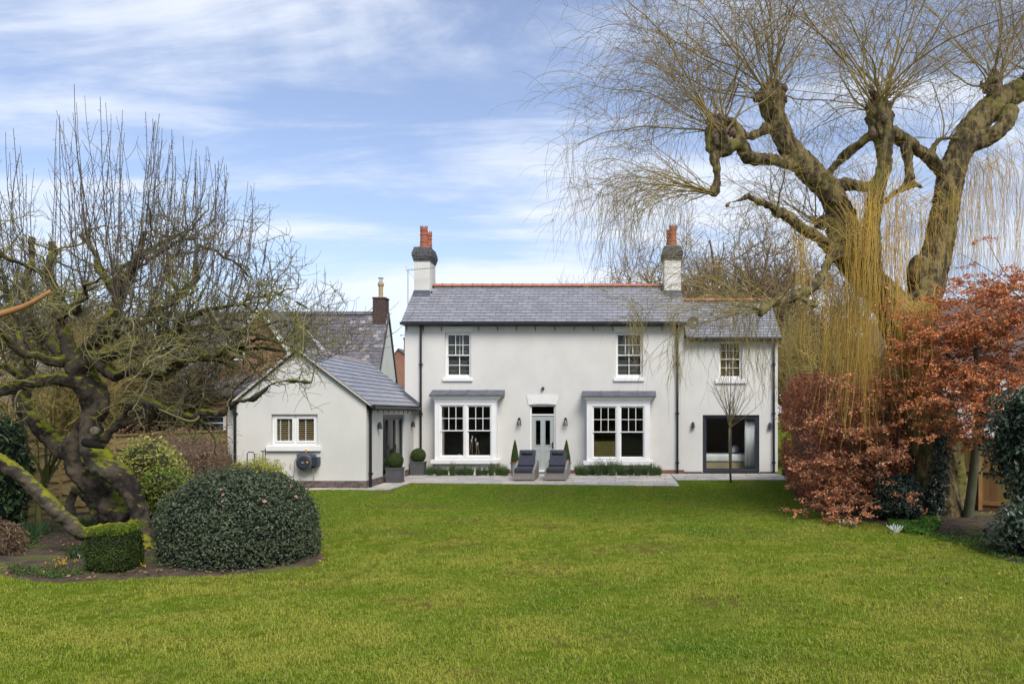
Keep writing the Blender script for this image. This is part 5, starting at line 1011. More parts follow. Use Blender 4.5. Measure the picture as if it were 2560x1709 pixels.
# ---------------- weeping willow
Wd = 17.7; t = empty('weeping_willow', (X(2330,Wd), Wd, 0), 'huge pollarded weeping willow with knobbly limbs and yellow hanging strands', 'tree')
wt = [pl((2360,1300,Wd,62),(2335,1200,Wd,50),(2318,1120,Wd,46),(2312,1020,Wd,46),(2296,920,Wd,50),(2262,820,Wd,58),(2215,745,Wd,46),(2160,690,Wd,40),(2122,640,Wd,40),(2108,590,Wd,40),(2106,540,Wd,36),(2070,478,Wd-.1,33),(2016,420,Wd-.2,31),(1968,362,Wd-.3,28),(1940,300,Wd-.3,30),(1928,250,Wd-.3,36),(1935,228,Wd-.3,34)),
      pl((2405,1296,Wd+.2,30),(2385,1200,Wd+.1,34),(2365,1100,Wd,36),(2350,1000,Wd,38)), pl((2300,1300,Wd-.1,14),(2312,1200,Wd-.1,28),(2300,1080,Wd-.1,30),(2285,960,Wd,34)),
      pl((2290,880,Wd,46),(2300,780,Wd,46),(2320,705,Wd+.1,44),(2342,630,Wd+.2,38),(2362,540,Wd+.3,37),(2378,440,Wd+.4,38),(2410,356,Wd+.5,36),(2448,300,Wd+.6,34),(2500,252,Wd+.7,32),(2560,222,Wd+.8,32),(2660,180,Wd+1,28)),
      pl((2400,372,Wd+.5,26),(2452,352,Wd+.3,22),(2505,318,Wd+.2,22),(2528,272,Wd+.4,20)), pl((2468,285,Wd+.6,24),(2488,250,Wd+.6,22),(2486,215,Wd+.6,22),(2480,190,Wd+.6,12)),
      pl((2190,720,Wd-.4,30),(2178,650,Wd-.5,28),(2180,560,Wd-.6,26),(2196,470,Wd-.6,22),(2212,400,Wd-.5,22),(2205,340,Wd-.5,30),(2196,290,Wd-.5,34),(2186,262,Wd-.5,26)),
      pl((2075,470,Wd,22),(2120,462,Wd-.2,16),(2165,468,Wd-.5,14),(2195,450,Wd-.6,13)), pl((2062,455,Wd+.1,9),(2080,425,Wd+.1,10),(2112,388,Wd,12),(2150,360,Wd-.3,14),(2190,330,Wd-.5,16)),
      pl((2015,420,Wd-.2,22),(1955,402,Wd-.4,17),(1905,396,Wd-.6,16),(1868,394,Wd-.7,18),(1848,360,Wd-.8,17),(1800,384,Wd-.9,13),(1780,372,Wd-.9,15),(1782,330,Wd-.9,17),(1800,308,Wd-.9,11),(1830,303,Wd-.9,7),(1846,320,Wd-.85,9),(1850,355,Wd-.8,15)),
      pl((1848,340,Wd-.8,11),(1885,338,Wd-.6,11),(1920,320,Wd-.4,16)), pl((1783,380,Wd-.9,12),(1792,430,Wd-.95,8),(1792,462,Wd-.95,9),(1780,488,Wd-.95,12)), pl((1796,372,Wd-.9,22),(1812,356,Wd-.9,24),(1824,366,Wd-.9,12)),
      pl((2130,655,Wd-.2,24),(2084,622,Wd-.4,18),(2030,586,Wd-.6,17),(1990,560,Wd-.8,16),(1946,526,Wd-1,13),(1900,505,Wd-1.2,9),(1870,488,Wd-1.3,9),(1852,500,Wd-1.35,7),(1824,506,Wd-1.4,7),(1818,520,Wd-1.4,8)), pl((1946,526,Wd-1,13),(1938,536,Wd-1.05,12)),
      pl((2118,640,Wd,20),(2078,645,Wd-.8,14),(2052,690,Wd-1.3,13),(2025,722,Wd-1.7,14),(1982,742,Wd-2,13),(1930,758,Wd-2.3,11),(1908,775,Wd-2.5,9),(1898,788,Wd-2.5,5)), pl((1990,740,Wd-1.9,9),(2020,755,Wd-1.9,8),(2040,765,Wd-1.9,7)),
      pl((2368,440,Wd+.4,22),(2322,395,Wd+.3,18),(2282,365,Wd,17),(2240,340,Wd-.3,20),(2210,330,Wd-.5,20)), pl((2262,345,Wd-.2,14),(2268,400,Wd-.2,14),(2275,455,Wd-.2,14),(2250,475,Wd-.2,9),(2218,497,Wd-.4,8),(2190,520,Wd-.6,7)), pl((2275,455,Wd-.2,9),(2310,470,Wd-.1,4)),
      pl((2300,730,Wd+.1,30),(2292,670,Wd,24),(2300,655,Wd,20),(2305,640,Wd,10)), pl((2330,385,Wd+.3,10),(2345,350,Wd+.3,9),(2400,345,Wd+.3,6)), pl((2110,560,Wd,20),(2060,552,Wd,15),(2048,570,Wd,12)),
      pl((2350,1290,Wd-.3,20),(2300,1320,Wd-.6,5)), pl((2390,1290,Wd,22),(2425,1312,Wd-.1,5))]
wt = [spline([(q[0], q[1], q[2], q[3]*(.95 if i not in (1, 2) else .95)) for q in p]) for i, p in enumerate(wt)]; organic('trunk', wt, m_willow, t, .028, .036, 6, 12, ridges=1)
# burrs at the pollard heads
mb = []
heads = [(1930,235,Wd-.3,1.05),(2192,275,Wd-.5,1.0),(1800,325,Wd-.9,.9),(2486,205,Wd+.6,.8),(2580,200,Wd+.9,.8),(1783,480,Wd-.95,.3),(2045,560,Wd,.4),(1930,760,Wd-2.3,.45),(2035,762,Wd-1.9,.25),(1940,528,Wd-1,.35),(2360,350,Wd+.3,.4)]
kn = []
for hx, hy, hd, sz in heads[:5]:
    for _ in range(26):
        a = W(hx+R.normal()*15*sz, hy+12+R.normal()*22*sz, hd+R.normal()*.16); q_ = R.normal(size=3)*.06; kn.append(np.array([[a[0],a[1],a[2]-.06,.05],[a[0]+q_[0]*.5,a[1]+q_[1]*.5,a[2]+.02,.078*sz],[a[0]+q_[0],a[1]+q_[1],a[2]+.13,.03]]))
o = organic('pollard_knobs', kn, mat('burr_bark', (.20,.14,.10), (.09,.06,.045), 9, .95, 1.0, 20), t, .025, .03, 9, 8); o['kind'] = 'stuff'
def droop(S, d, Ln, r0, n=14, up=.0, g0=-.02, g1=.35, wander=.08, tip=.25):
    m = len(S); P = np.zeros((m, n, 3)); P[:, 0] = S; d = nrm(np.asarray(d, float)); st = (Ln/(n-1))[:, None]
    for i in range(1, n):
        f = i/(n-1); d = nrm(d+R.normal(size=(m, 3))*wander+np.array([0, 0, 1.])*(-(g0+(g1-g0)*f**1.6))); P[:, i] = P[:, i-1]+d*st
    return P, np.asarray(r0)[:, None]*np.linspace(1, tip, n)[None]
# main shoots fanning out of the heads
SS, DD, LL, RR = [], [], [], []
for (hx, hy, hd, sz), cnt, dx, ml in zip(heads, (42,46,34,22,22,12,14,15,6,10,10), (-.22,.15,-.6,.1,.3,-1.0,-.4,-.9,-.2,-.3,.3), (3.8,4.2,3.0,3.2,3.0,1.9,2.0,1.7,1.0,1.6,1.6)):
    for _ in range(cnt):
        b = W(hx+R.normal()*14*sz, hy+R.normal()*12*sz, hd+R.normal()*.1); v_ = np.array([dx+R.normal()*.75, R.normal()*.7, (.95 if sz > .5 else .45)+R.normal()*.35]); v_[2] = max(v_[2], .12)
        SS.append(b); DD.append(v_); LL.append(ml*R.uniform(.6, 1.15)); RR.append((.008+.020*R.random()**2)*(1 if sz > .5 else .7))
P1, r1 = droop(np.array(SS), np.array(DD), np.array(LL), np.array(RR), 16, g0=-.015, g1=.07, wander=.12, tip=.25)
V, F = tubes(P1, r1, 6); mesh_np('shoots', V, F, m_wshoot, t, True, kind='stuff')
S, d, rad = sprout(P1, r1, 1300, .12, 1, .5, .6); P2_, r2 = droop(S, d, R.uniform(.7, 2.0, 1300), np.clip(rad, .005, .010), 12, g0=-.02, g1=.18, wander=.12, tip=.4)
V, F = tubes(P2_, r2, 4); mesh_np('side_shoots', V, F, m_wshoot, t, True, kind='stuff')
S, d, rad = sprout(P2_, r2, 7500, .1, 1, .6, .6); P3, r3 = droop(S, d, R.uniform(.3, 1.15, 7500), np.full(7500, .0034), 9, g0=.0, g1=.30, wander=.09, tip=.6)
V, F = tubes(P3, r3, 3); mesh_np('fine_twigs', V, F, m_wshoot, t, True, kind='stuff')
# hanging strands: curtains placed by where the tree drops them
def curtain_of(xs, ytop, yend, n, dd, spread=10, r=.0042, mat_=m_wstrand, nm='hanging_strands', sway=.05, clump=.0):
    xs = np.asarray(xs, float); k = R.integers(0, len(xs)-1, n); fr = R.random(n); px = xs[k]+(xs[k+1]-xs[k])*fr
    if clump: cc = R.uniform(xs.min(), xs.max(), max(3, int(n*clump))); px = cc[R.integers(0, len(cc), n)]+R.normal(size=n)*spread*.35
    y0 = np.interp(px, *ytop)+R.normal(size=n)*22; y1 = np.interp(px, *yend)+R.normal(size=n)*22-np.abs(R.normal(size=n))*90*(R.random(n) < .5); y1 = np.maximum(y1, y0+60); D_ = dd+R.normal(size=n)*.45
    m = 14; u = np.linspace(0, 1, m)[None]; Xs = (px[:, None]-CX)*D_[:, None]/FP; Z0 = H+(CY-y0)*D_/FP; Z1 = H+(CY-y1)*D_/FP
    lean = R.normal(size=n)[:, None]*sway*(Z0-Z1)[:, None]; Xx = Xs+lean*(u**1.5)+np.cumsum(R.normal(size=(n, m))*.026, 1)+np.where(u < .12, (R.normal(size=n)[:, None]*.35)*(.12-u)/.12, 0)
    Yy = D_[:, None]+np.cumsum(R.normal(size=(n, m))*.010, 1); Zz = Z0[:, None]+(Z1-Z0)[:, None]*u; P = np.stack([Xx, Yy, Zz], 2)
    rr = np.full((n, 1), r)*np.linspace(1.15, .7, m)[None]; V, F = tubes(P, rr, 3)
    S, d, _ = sprout(P, rr, int(n*2.2), .1, .95, .35, 1); d[:, 2] = -np.abs(d[:, 2])-.5; Pb, rb = grow(S, d, R.uniform(.12, .5, len(S)), np.full(len(S), r*.75), 5, .06, (0, 0, -.4), .7)
    V, F = join_np([(V, F), tubes(Pb, rb, 3)]); return mesh_np(nm, V, F, mat_, t, True, kind='stuff')
curtain_of([2060,2250], ([2060,2110,2180,2250],[640,560,430,440]), ([2060,2100,2140,2200,2250],[860,930,1100,1060,980]), 200, Wd-.9, 28, clump=.17)
curtain_of([2000,2140], ([2000,2140],[700,680]), ([2000,2140],[980,1010]), 80, Wd-.3, 24, clump=.15)
curtain_of([2120,2260], ([2120,2260],[560,560]), ([2120,2260],[900,880]), 60, Wd-.4, 24)
curtain_of([2270,2350], ([2270,2350],[760,740]), ([2270,2300,2350],[900,1110,1020]), 90, Wd-.9, 10, clump=.12)
curtain_of([1990,2090], ([1990,2090],[560,640]), ([1990,2090],[850,900]), 70, Wd-.6, 16, clump=.15)
curtain_of([2380,2640], ([2380,2640],[420,330]), ([2380,2470,2640],[760,720,760]), 260, Wd+.6, 40, r=.003, clump=.15, sway=.08)
curtain_of([2260,2400], ([2260,2400],[520,480]), ([2260,2400],[720,720]), 120, Wd+.2, 22, r=.0034)
curtain_of([1700,1990], ([1700,1800,1900,1990],[790,760,750,740]), ([1700,1740,1800,1870,1920,1990],[930,1060,980,930,1030,880]), 140, Wd-2.2, 24, r=.0032, clump=.13, sway=.12, mat_=mat('willow_strand_olive', (.33,.26,.09), (.23,.19,.08), 1.2, .8, island=.3))
curtain_of([1555,1700], ([1555,1700],[760,770]), ([1555,1620,1700],[900,880,960]), 40, Wd-2.5, 16, clump=.2, sway=.12, mat_=MATS['willow_strand_olive'])
curtain_of([1420,1760], ([1420,1500,1600,1760],[330,430,500,480]), ([1420,1500,1600,1760],[560,700,690,600]), 130, Wd-1.2, 18, r=.003, clump=.2, sway=.14, mat_=m_wshoot)
# drooping outer sprays reaching over the roof ridge from the lowest left knob
SS = np.array([W(1785,480,Wd-.95)]*12); DD = np.stack([R.uniform(-1.2, -.8, 12), R.normal(size=12)*.35, R.uniform(-.15, .35, 12)], 1)
P1, r1 = droop(SS, DD, R.uniform(1.9, 3.0, 12), np.full(12, .014), 14, g0=-.03, g1=.20, wander=.07); V, F = tubes(P1, r1, 5)
S, d, rad = sprout(P1, r1, 330, .2, 1, .5, .6); P2_, r2 = droop(S, d, R.uniform(.5, 1.5, 330), np.full(330, .0042), 10, g0=.03, g1=.45, wander=.07); V2, F2 = tubes(P2_, r2, 3)
V, F = join_np([(V, F), (V2, F2)]); mesh_np('sprays', V, F, m_wshoot, t, True, kind='stuff')
SS = np.array([W(1905,775,Wd-2.5)]*14); DD = np.stack([R.uniform(-1.3, -.5, 14), R.normal(size=14)*.4, R.uniform(-.3, .5, 14)], 1)
P1, r1 = droop(SS, DD, R.uniform(1.4, 2.9, 14), np.full(14, .010), 14, g0=-.03, g1=.22, wander=.09); V, F = tubes(P1, r1, 5)
S, d, rad = sprout(P1, r1, 190, .1, 1, .5, .6); P2_, r2 = droop(S, d, R.uniform(.4, 1.3, 190), np.full(190, .0034), 10, g0=.06, g1=.5, wander=.07); V2, F2 = tubes(P2_, r2, 3)
V, F = join_np([(V, F), (V2, F2)]); mesh_np('sprays', V, F, MATS['willow_strand_olive'], t, True, kind='stuff')

# ---------------- generic bare tree
def bare_tree(name, lab, base, h, spread, m, n1=16, n2=160, n3=1600, r=.2, up=.35, seed=1, cat='tree', trunk_h=.35, twl=.12, group=None, fine=.012, limbs_r=.45):
    global R; R_old = R; R = np.random.default_rng(seed); x, y = base; t = empty(name, (x, y, 0), lab, cat, group)
    th = h*trunk_h; Pt, rt = grow(np.array([[x, y, -.05]]), np.array([[R.normal()*.05, 0, 1]]), [th], [r], 8, .05, (0, 0, .1), .75); V, F = tubes(Pt, rt, 10); mesh_np('trunk', V, F, m, t, True)
    S = np.repeat(Pt[:, -1], n1, 0)+R.normal(size=(n1, 3))*r*.3-[0, 0, 1]*R.uniform(0, th*.3, n1)[:, None]; a = R.uniform(0, 6.283, n1); d = np.stack([np.cos(a)*spread, np.sin(a)*spread, R.uniform(.5, 1.3, n1)], 1)
    P1, r1 = grow(S, d, R.uniform(.45, .68, n1)*h, np.full(n1, r*limbs_r), 12, .14, (0, 0, up), .25)
    S, d, rad = sprout(P1, r1, n2, .2, 1, .6, .55); P2, r2 = grow(S, d, R.uniform(.12, .30, n2)*h, rad, 9, .16, (0, 0, up), .3)
    S, d, rad = sprout(P2, r2, n3, .1, 1, .6, .6); P3, r3 = grow(S, d, R.uniform(.4, 1.2, n3)*twl*h, np.clip(rad, fine, fine*2), 6, .16, (0, 0, up*.5), .5)
    V, F = tubes(P1, r1, 6); mesh_np('branches', V, F, m, t, True, kind='stuff'); V, F = join_np([tubes(P2, r2, 4), tubes(P3, r3, 3)]); mesh_np('twigs', V, F, m, t, True, kind='stuff'); R = R_old; return t
m_bt = mat('bare_bark', (.12,.095,.05), (.075,.06,.035), 1, .9, c3=(.14,.12,.035)); m_bt2 = mat('grey_bark', (.11,.095,.08), (.08,.07,.06), 1, .9); m_bt3 = mat('yellow_bark', (.34,.26,.08), (.24,.185,.065), 1, .9); m_bt4 = mat('reddish_bark', (.22,.15,.085), (.15,.105,.065), 1, .9)
bare_tree('bare_tree', 'broad pollarded bare tree behind the wing roof, between chimney and willow', (X(1815,42), 42), 12.2, .95, m_bt4, 26, 420, 6000, .35, .25, 3, fine=.013, twl=.10)
bare_tree('bare_tree', 'bare brownish tree behind the willow above the beech hedge', (X(2030,46), 46), 10.5, .8, m_bt4, 18, 260, 3800, .3, .25, 4, fine=.014, twl=.11)
bare_tree('bare_tree', 'faint grey bare tree top rising above the ridge tiles by the far chimney', (X(1600,60), 60), 12.0, .7, m_bt2, 14, 160, 1800, .3, .2, 5, fine=.010)
bare_tree('bare_tree', 'faint grey bare tree top just above the middle of the ridge tiles', (X(1430,62), 62), 11.8, .9, m_bt2, 14, 160, 1800, .3, .2, 6, fine=.010)
bare_tree('bare_tree', 'bare willow with yellow twigs standing behind the beech hedge top', (X(2105,33), 33), 6.3, .8, m_bt3, 18, 260, 3600, .2, .1, 8, fine=.011, twl=.12)
bare_tree('bare_tree', 'thin yellowish tree filling the gap between wing corner and beech hedge', (X(1985,36), 36), 6.4, .7, m_bt3, 16, 240, 3200, .16, .1, 9, fine=.011, twl=.12)
bare_tree('bare_tree', 'brownish bare tree behind the left fence in line with the brick annexe', (X(425,25.6), 25.6), 5.2, .8, m_bt, 18, 260, 3200, .2, .15, 10, fine=.009, twl=.12)
bare_tree('bare_tree', 'thick olive bare bush tree in front of the long low house roof', (X(250,25), 25), 4.4, .9, m_bt, 20, 260, 3600, .12, .1, 17, fine=.008, twl=.13, trunk_h=.2)
bare_tree('bare_tree', 'olive bare tree growing over the lap fence behind the laurel', (-12.9, 19), 4.6, .8, m_bt3, 18, 240, 2600, .12, .2, 11, fine=.006, twl=.13)
bare_tree('bare_tree', 'grey bare tree beyond the long low house at the frame edge', (X(60,56), 56), 12.5, .8, m_bt2, 16, 260, 3000, .3, .2, 12, fine=.014)
bare_tree('bare_tree', 'bare brown tree beyond the low house roof, behind the apple crown', (X(300,58), 58), 11.5, .8, m_bt4, 16, 240, 3000, .3, .2, 13, fine=.014)
bare_tree('bare_tree', 'green stemmed sapling by the lap fence with crossing branches', (X(100,14.7), 14.7), 2.7, .6, mat('green_bark', (.12,.13,.03), (.08,.075,.03), 3, .9), 7, 30, 160, .055, .3, 14, trunk_h=.5, fine=.004)
bare_tree('bare_tree', 'brown twiggy tree behind the pale house and copper beech', (X(2500,44), 44), 8.0, .8, m_bt4, 16, 220, 2800, .3, .2, 15, fine=.014)
# young tree in front of the wing
t = empty('young_tree', (X(1827,26.3), 26.3, 0), 'slender young standard tree in the lawn in front of the patio door', 'tree'); yv = 26.3
mb = MB(); mb.tube([W(1827,1208,yv), W(1825,1160,yv), W(1823,1110,yv), W(1824,1070,yv)], [.036,.034,.030,.034], 10); mb.build('trunk', mat('young_bark', (.16,.14,.055), (.11,.09,.05), 4, .85), t, smooth=True)
n = 17; a = R.uniform(0, 6.283, n); up_ = R.uniform(.55, 2.6, n); S = np.array([W(1824,1070+R.uniform(-30,4),yv) for _ in range(n)]); S[:, 2] = 1.72+R.random(n)*.55*(np.arange(n) > 5)
P1, r1 = grow(S, np.stack([np.cos(a), np.sin(a)*.8, up_], 1), R.uniform(.75, 1.75, n), np.full(n, .013), 10, .05, (0,0,.25), .3); P1b = np.stack([np.linspace(0, .05, 10), np.zeros(10), np.linspace(1.7, 3.6, 10)], 1)[None]+[X(1824,yv), yv, 0]; P1 = np.concatenate([P1, P1b]); r1 = np.concatenate([r1, np.linspace(.022, .005, 10)[None]])
S, d, rad = sprout(P1, r1, 90, .2, 1, .45, .6); P2_, r2 = grow(S, d, R.uniform(.15, .6, 90), np.full(90, .005), 7, .09, (0,0,.3), .5); V, F = tubes(P1, r1, 6); mesh_np('branches', V, F, MATS['young_bark'], t, True); V, F = tubes(P2_, r2, 3); mesh_np('twigs', V, F, mat('dark_twig', (.09,.065,.045)), t, True, kind='stuff')

# ---------------- copper beech hedge and beech
m_beech = mat('beech_leaf', (.62,.215,.075), (.44,.14,.055), 1.6, .5, island=.35, trans=.25, island_c=(.74,.36,.17), spec=.4)
m_beech2 = mat('pale_beech_leaf', (.60,.25,.12), (.44,.16,.08), 1.6, .5, island=.35, trans=.3, island_c=(.75,.42,.25), spec=.4)
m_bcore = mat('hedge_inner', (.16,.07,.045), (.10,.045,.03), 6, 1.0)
t = empty('beech_hedge', (5.6, 22, 0), 'tall clipped copper beech hedge with brown winter leaves beside the wing', 'hedge')
hp_ = np.array([(6.75,27.6,1.0,2.75),(6.35,25.5,1.15,3.05),(5.95,23.2,1.25,3.15),(5.7,21.2,1.25,3.1),(5.65,19.6,1.15,2.75),(5.75,18.6,1.0,2.4)])
n = 52000; u = R.random(n)*5; k = np.minimum(u.astype(int), 4); f = (u-k)[:, None]; q = hp_[k]*(1-f)+hp_[k+1]*f
th = R.uniform(-.5*np.pi, 1.25*np.pi, n); pw_ = .55; cxx = np.sign(np.cos(th))*np.abs(np.cos(th))**pw_; szz = np.sign(np.sin(th))*np.abs(np.sin(th))**pw_
C = np.stack([q[:, 0]-cxx*q[:, 2]*.95, q[:, 1], q[:, 3]*.5+szz*q[:, 3]*.5], 1); Nn = nrm(np.stack([-cxx, np.full(n, -.25), szz*.6], 1)); C += Nn*(.09*pnoise(C, 1.1)+.05*pnoise(C, 4)+R.normal(size=n)*.05)[:, None]
e = R.random(n) < .26; ne = int(e.sum()); a = R.uniform(-1.6, 1.6, ne); zq = R.random(ne)**.9; rx = 1.12*(1-.25*zq**3); C[e] = np.stack([5.75+np.sin(a)*rx, 18.7-np.cos(a)*.75*rx, zq*2.45], 1); Nn[e] = np.stack([np.sin(a), -np.cos(a), .15+0*a], 1); C[e] += Nn[e]*(.14*pnoise(C[e], 2)+.10*pnoise(C[e], 5)+R.normal(size=ne)*.05)[:, None]
C[:, 2] = np.clip(C[:, 2], .03, 4); V, F = leaves(C, Nn, R.uniform(.045, .082, n), .62, .45, .8); mesh_np('foliage', V, F, mat('hedge_leaf', (.46,.15,.06), (.32,.10,.05), 1.2, .5, island=.4, trans=.2, island_c=(.62,.28,.14), spec=.4), t, kind='stuff')
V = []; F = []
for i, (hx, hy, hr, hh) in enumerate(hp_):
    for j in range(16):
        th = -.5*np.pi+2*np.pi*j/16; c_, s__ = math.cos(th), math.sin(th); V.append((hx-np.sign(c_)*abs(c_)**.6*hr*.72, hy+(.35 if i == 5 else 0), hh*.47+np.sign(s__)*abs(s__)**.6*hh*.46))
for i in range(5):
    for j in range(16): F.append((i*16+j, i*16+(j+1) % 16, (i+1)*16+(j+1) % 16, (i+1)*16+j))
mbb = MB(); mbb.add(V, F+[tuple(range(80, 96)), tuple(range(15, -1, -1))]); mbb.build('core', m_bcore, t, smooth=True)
# stems and some twigs piercing the hedge top
S = np.stack([R.uniform(5.0, 6.3, 260), R.uniform(18.5, 27, 260), R.uniform(2.5, 3.0, 260)], 1); P, rr = grow(S, np.stack([R.normal(size=260)*.3, R.normal(size=260)*.3, np.ones(260)], 1), R.uniform(.3, .75, 260), np.full(260, .005), 6, .08, (0,0,.2), .5); V, F = tubes(P, rr, 3); mesh_np('twigs', V, F, m_bt4, t, True, kind='stuff')
# loose beech with layered sprays
def beech(name, lab, clouds, limbs_, m, size=(.042,.078), seed=3, per=420):
    t = empty(name, (limbs_[0][0][0], limbs_[0][0][1], 0), lab, 'tree'); lim = [spline(p) for p in limbs_]; mb = MB()
    for p in lim: mb.tube([tuple(q[:3]) for q in p], [float(q[3]) for q in p], 10)
    mb.build('trunk', mat('beech_bark', (.13,.125,.085), (.09,.10,.05), 3, .8, .3, 12), t, smooth=True)
    Cs = []; Ps = []; Rs = []
    for (px, py, D, w_, h_, dens) in clouds:
        c = np.array(W(px, py, D)); k = int(7*dens); sc_ = D/FP
        a = R.uniform(-1.6, 1.6, k); S = c+np.stack([R.uniform(.1, .9, k)*w_*sc_*.6, R.normal(size=k)*.35, R.normal(size=k)*h_*sc_*.35], 1); d = np.stack([R.uniform(-1.2, -.3, k), R.normal(size=k)*.7, R.normal(size=k)*.25+.05], 1)
        P, rr = grow(S, d, R.uniform(.5, 1.0, k)*w_*sc_, np.full(k, .012), 9, .14, (0,0,-.06), .3); Ps.append(P); Rs.append(rr)
    P = np.concatenate(Ps); rr = np.concatenate(Rs); S, d, rad = sprout(P, rr, len(P)*7, .1, 1, .6, .6); d[:, 2] *= .35; P2, r2 = grow(S, d, R.uniform(.2, .55, len(S)), np.full(len(S), .004), 6, .14, (0,0,-.05), .5)
    V, F = join_np([tubes(P, rr, 5), tubes(P2, r2, 3)]); mesh_np('twigs', V, F, m_bt4, t, True, kind='stuff')
    n = len(P2)*per//20; i = R.integers(0, len(P2), n); tt = R.uniform(.1, 1, n)*5; k = np.minimum(tt.astype(int), 4); f = (tt-k)[:, None]; C = P2[i, k]*(1-f)+P2[i, k+1]*f+R.normal(size=(n, 3))*[.035, .035, .02]
    Nn = np.stack([R.normal(size=n)*.5, R.normal(size=n)*.5-.35, np.full(n, .8)], 1); V, F = leaves(C, Nn, R.uniform(*size, n), .6, .55, .6); mesh_np('foliage', V, F, m, t, kind='stuff'); return t
beech('copper_beech', 'copper beech tree with layered orange brown sprays in front of the pale house',
  [(2490,740,16.2,260,60,2.2),(2400,790,16.2,240,70,2.6),(2540,800,16,260,90,2.6),(2470,850,16,260,90,2.8),(2360,860,16,230,80,2.4),(2550,900,15.8,260,100,2.4),(2420,930,16,240,90,2.6),(2370,930,16,170,60,1.5),(2400,1010,15.6,230,70,2.4),(2350,1040,15.6,170,50,1.3),(2480,990,15.6,220,80,1.8),(2300,850,16.4,120,60,.6),(2560,720,16.2,200,60,1.5),(2440,1080,15.8,140,50,1.0),(2250,950,16.4,170,45,.7)],
  [pl((2418,1300,17.3,13),(2428,1230,17.1,12),(2437,1150,16.9,11),(2446,1070,16.7,12),(2450,1030,16.6,14),(2470,960,16.4,9),(2440,880,16.3,7),(2480,790,16.2,5)), pl((2450,1040,16.6,11),(2500,1000,16.2,8),(2560,940,16,6)), pl((2449,1030,16.6,9),(2420,1000,16.2,6),(2360,960,16,4)), pl((2450,1030,16.6,9),(2400,930,16.4,6),(2340,850,16.3,4))], m_beech, per=380)
beech('young_beech', 'loose copper beech sprays at the near end of the clipped hedge, under the willow strands',
  [(2150,985,17.2,190,60,1.6),(2180,1040,17,150,60,1.3),(2120,1060,17.3,170,60,1.7),(2150,1110,17.2,190,60,2.2),(2100,1160,17.3,170,60,2.2),(2140,1210,17.2,170,60,2.0),(2090,1250,17.2,150,40,1.7),(2230,960,17.1,160,50,1.4)],
  [pl((2185,1290,17.6,8),(2190,1200,17.5,7),(2200,1100,17.4,6),(2230,1000,17.3,4)), pl((2190,1200,17.5,6),(2130,1120,17.3,4),(2100,1060,17.2,3))], m_beech2, per=380)
# dark evergreens on that side
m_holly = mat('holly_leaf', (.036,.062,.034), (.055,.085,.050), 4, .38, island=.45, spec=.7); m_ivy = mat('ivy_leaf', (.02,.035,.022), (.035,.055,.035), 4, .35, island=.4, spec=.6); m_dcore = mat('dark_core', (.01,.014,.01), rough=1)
t = bush('holly_bush', 'large glossy dark green holly bush at the frame edge beside the board fence', 'bush', (X(2618,13.6), 13.9, 1.5), (.74,.9,.95), 6500, .09, m_holly, .34, 2.2, 2.0, .28, .8, core=m_dcore, k=.7)
bush('', '', '', (X(2640,13.2), 13.6, 2.15), (.70,.8,.6), 3800, .09, m_holly, .4, 2.4, 2, .3, .8, core=m_dcore, k=.65, parent=t); bush('', '', '', (X(2605,12.7), 12.9, .35), (.50,.6,.42), 2400, .085, m_holly, .4, 2.6, 2, .3, .8, core=m_dcore, k=.65, parent=t)
t = bush('ivy_bush', 'dark ivy bush crouching at the foot of the willow trunk', 'bush', (X(2245,17), 17.0, .42), (.50,.5,.52), 3800, .065, m_holly, .2, 2.5, 2, .12, .8, core=m_dcore)
# ivy on the trunk (vertical strip)
n = 1500; f = R.random(n); C = np.stack([X(2345,17.4)+R.normal(size=n)*.10-.05*np.sin(f*6), 17.28+R.normal(size=n)*.05, .1+f*1.9], 1); V, F = leaves(C, np.tile([0,-1,.2], (n,1)), R.uniform(.04,.08,n), .7, .3, .6); o = mesh_np('ivy', V, F, m_ivy); tag(o, 'dark ivy climbing the lower willow trunk', 'ivy', kind='stuff')
# ---------------- shrubs on the near left
m_dome = mat('dome_leaf', (.046,.066,.032), (.066,.088,.046), 4, .5, island=.3, spec=.35, island_c=(.09,.11,.065))
cD = (-5.57, 12.62, .30); t = bush('dome_shrub', 'large clipped dark green dome shrub at the edge of the lawn bed', 'shrub', cD, (1.10,1.15,1.03), 24000, .046, m_dome, .06, 2.2, 2.35, .06, .8, core=m_dcore, k=.91)
P, Nn = surf_pts(420, cD, (1.11,1.16,1.04), .06, 2.2, 2.35, .05, .01); Pq_, rq_ = grow(P, Nn+R.normal(size=P.shape)*.4, R.uniform(.03, .10, len(P)), np.full(len(P), .003), 4, .1, (0,0,.3), .6)
Vl, Fl = leaves(np.repeat(Pq_[:, 1:].reshape(-1, 3), 2, 0)+R.normal(size=(len(P)*6, 3))*.012, R.normal(size=(len(P)*6, 3)), R.uniform(.025, .05, len(P)*6), .5, .3); Vt, Ft = tubes(Pq_, rq_, 3)
mesh_np('stray_shoots', *join_np([(Vt, np.concatenate([Ft[:, :3], Ft[:, [0, 2, 3]]])), (Vl, Fl)]), mat('dome_tip_leaf', (.075,.10,.045), (.10,.125,.06), 4, .5, island=.3, spec=.35), t, kind='stuff')
P, Nn = surf_pts(110, cD, (1.12,1.17,1.05), .06, 2.2, 2.35, .9, .02); V, F = leaves(P+Nn*.02, Nn, R.uniform(.04,.08,len(P)), .7, .4, .5); mesh_np('dead_leaves', V, F, mat('dead_leaf', (.30,.20,.14), (.20,.13,.09), 8, .8, island=.3), t, kind='stuff')
m_boxh = mat('hedge_box_leaf', (.040,.068,.010), (.065,.10,.012), 3, .55, island=.35, trans=.2); m_boxtop = mat('fresh_box_leaf', (.16,.21,.012), (.10,.15,.012), 6, .5, island=.3, trans=.3)
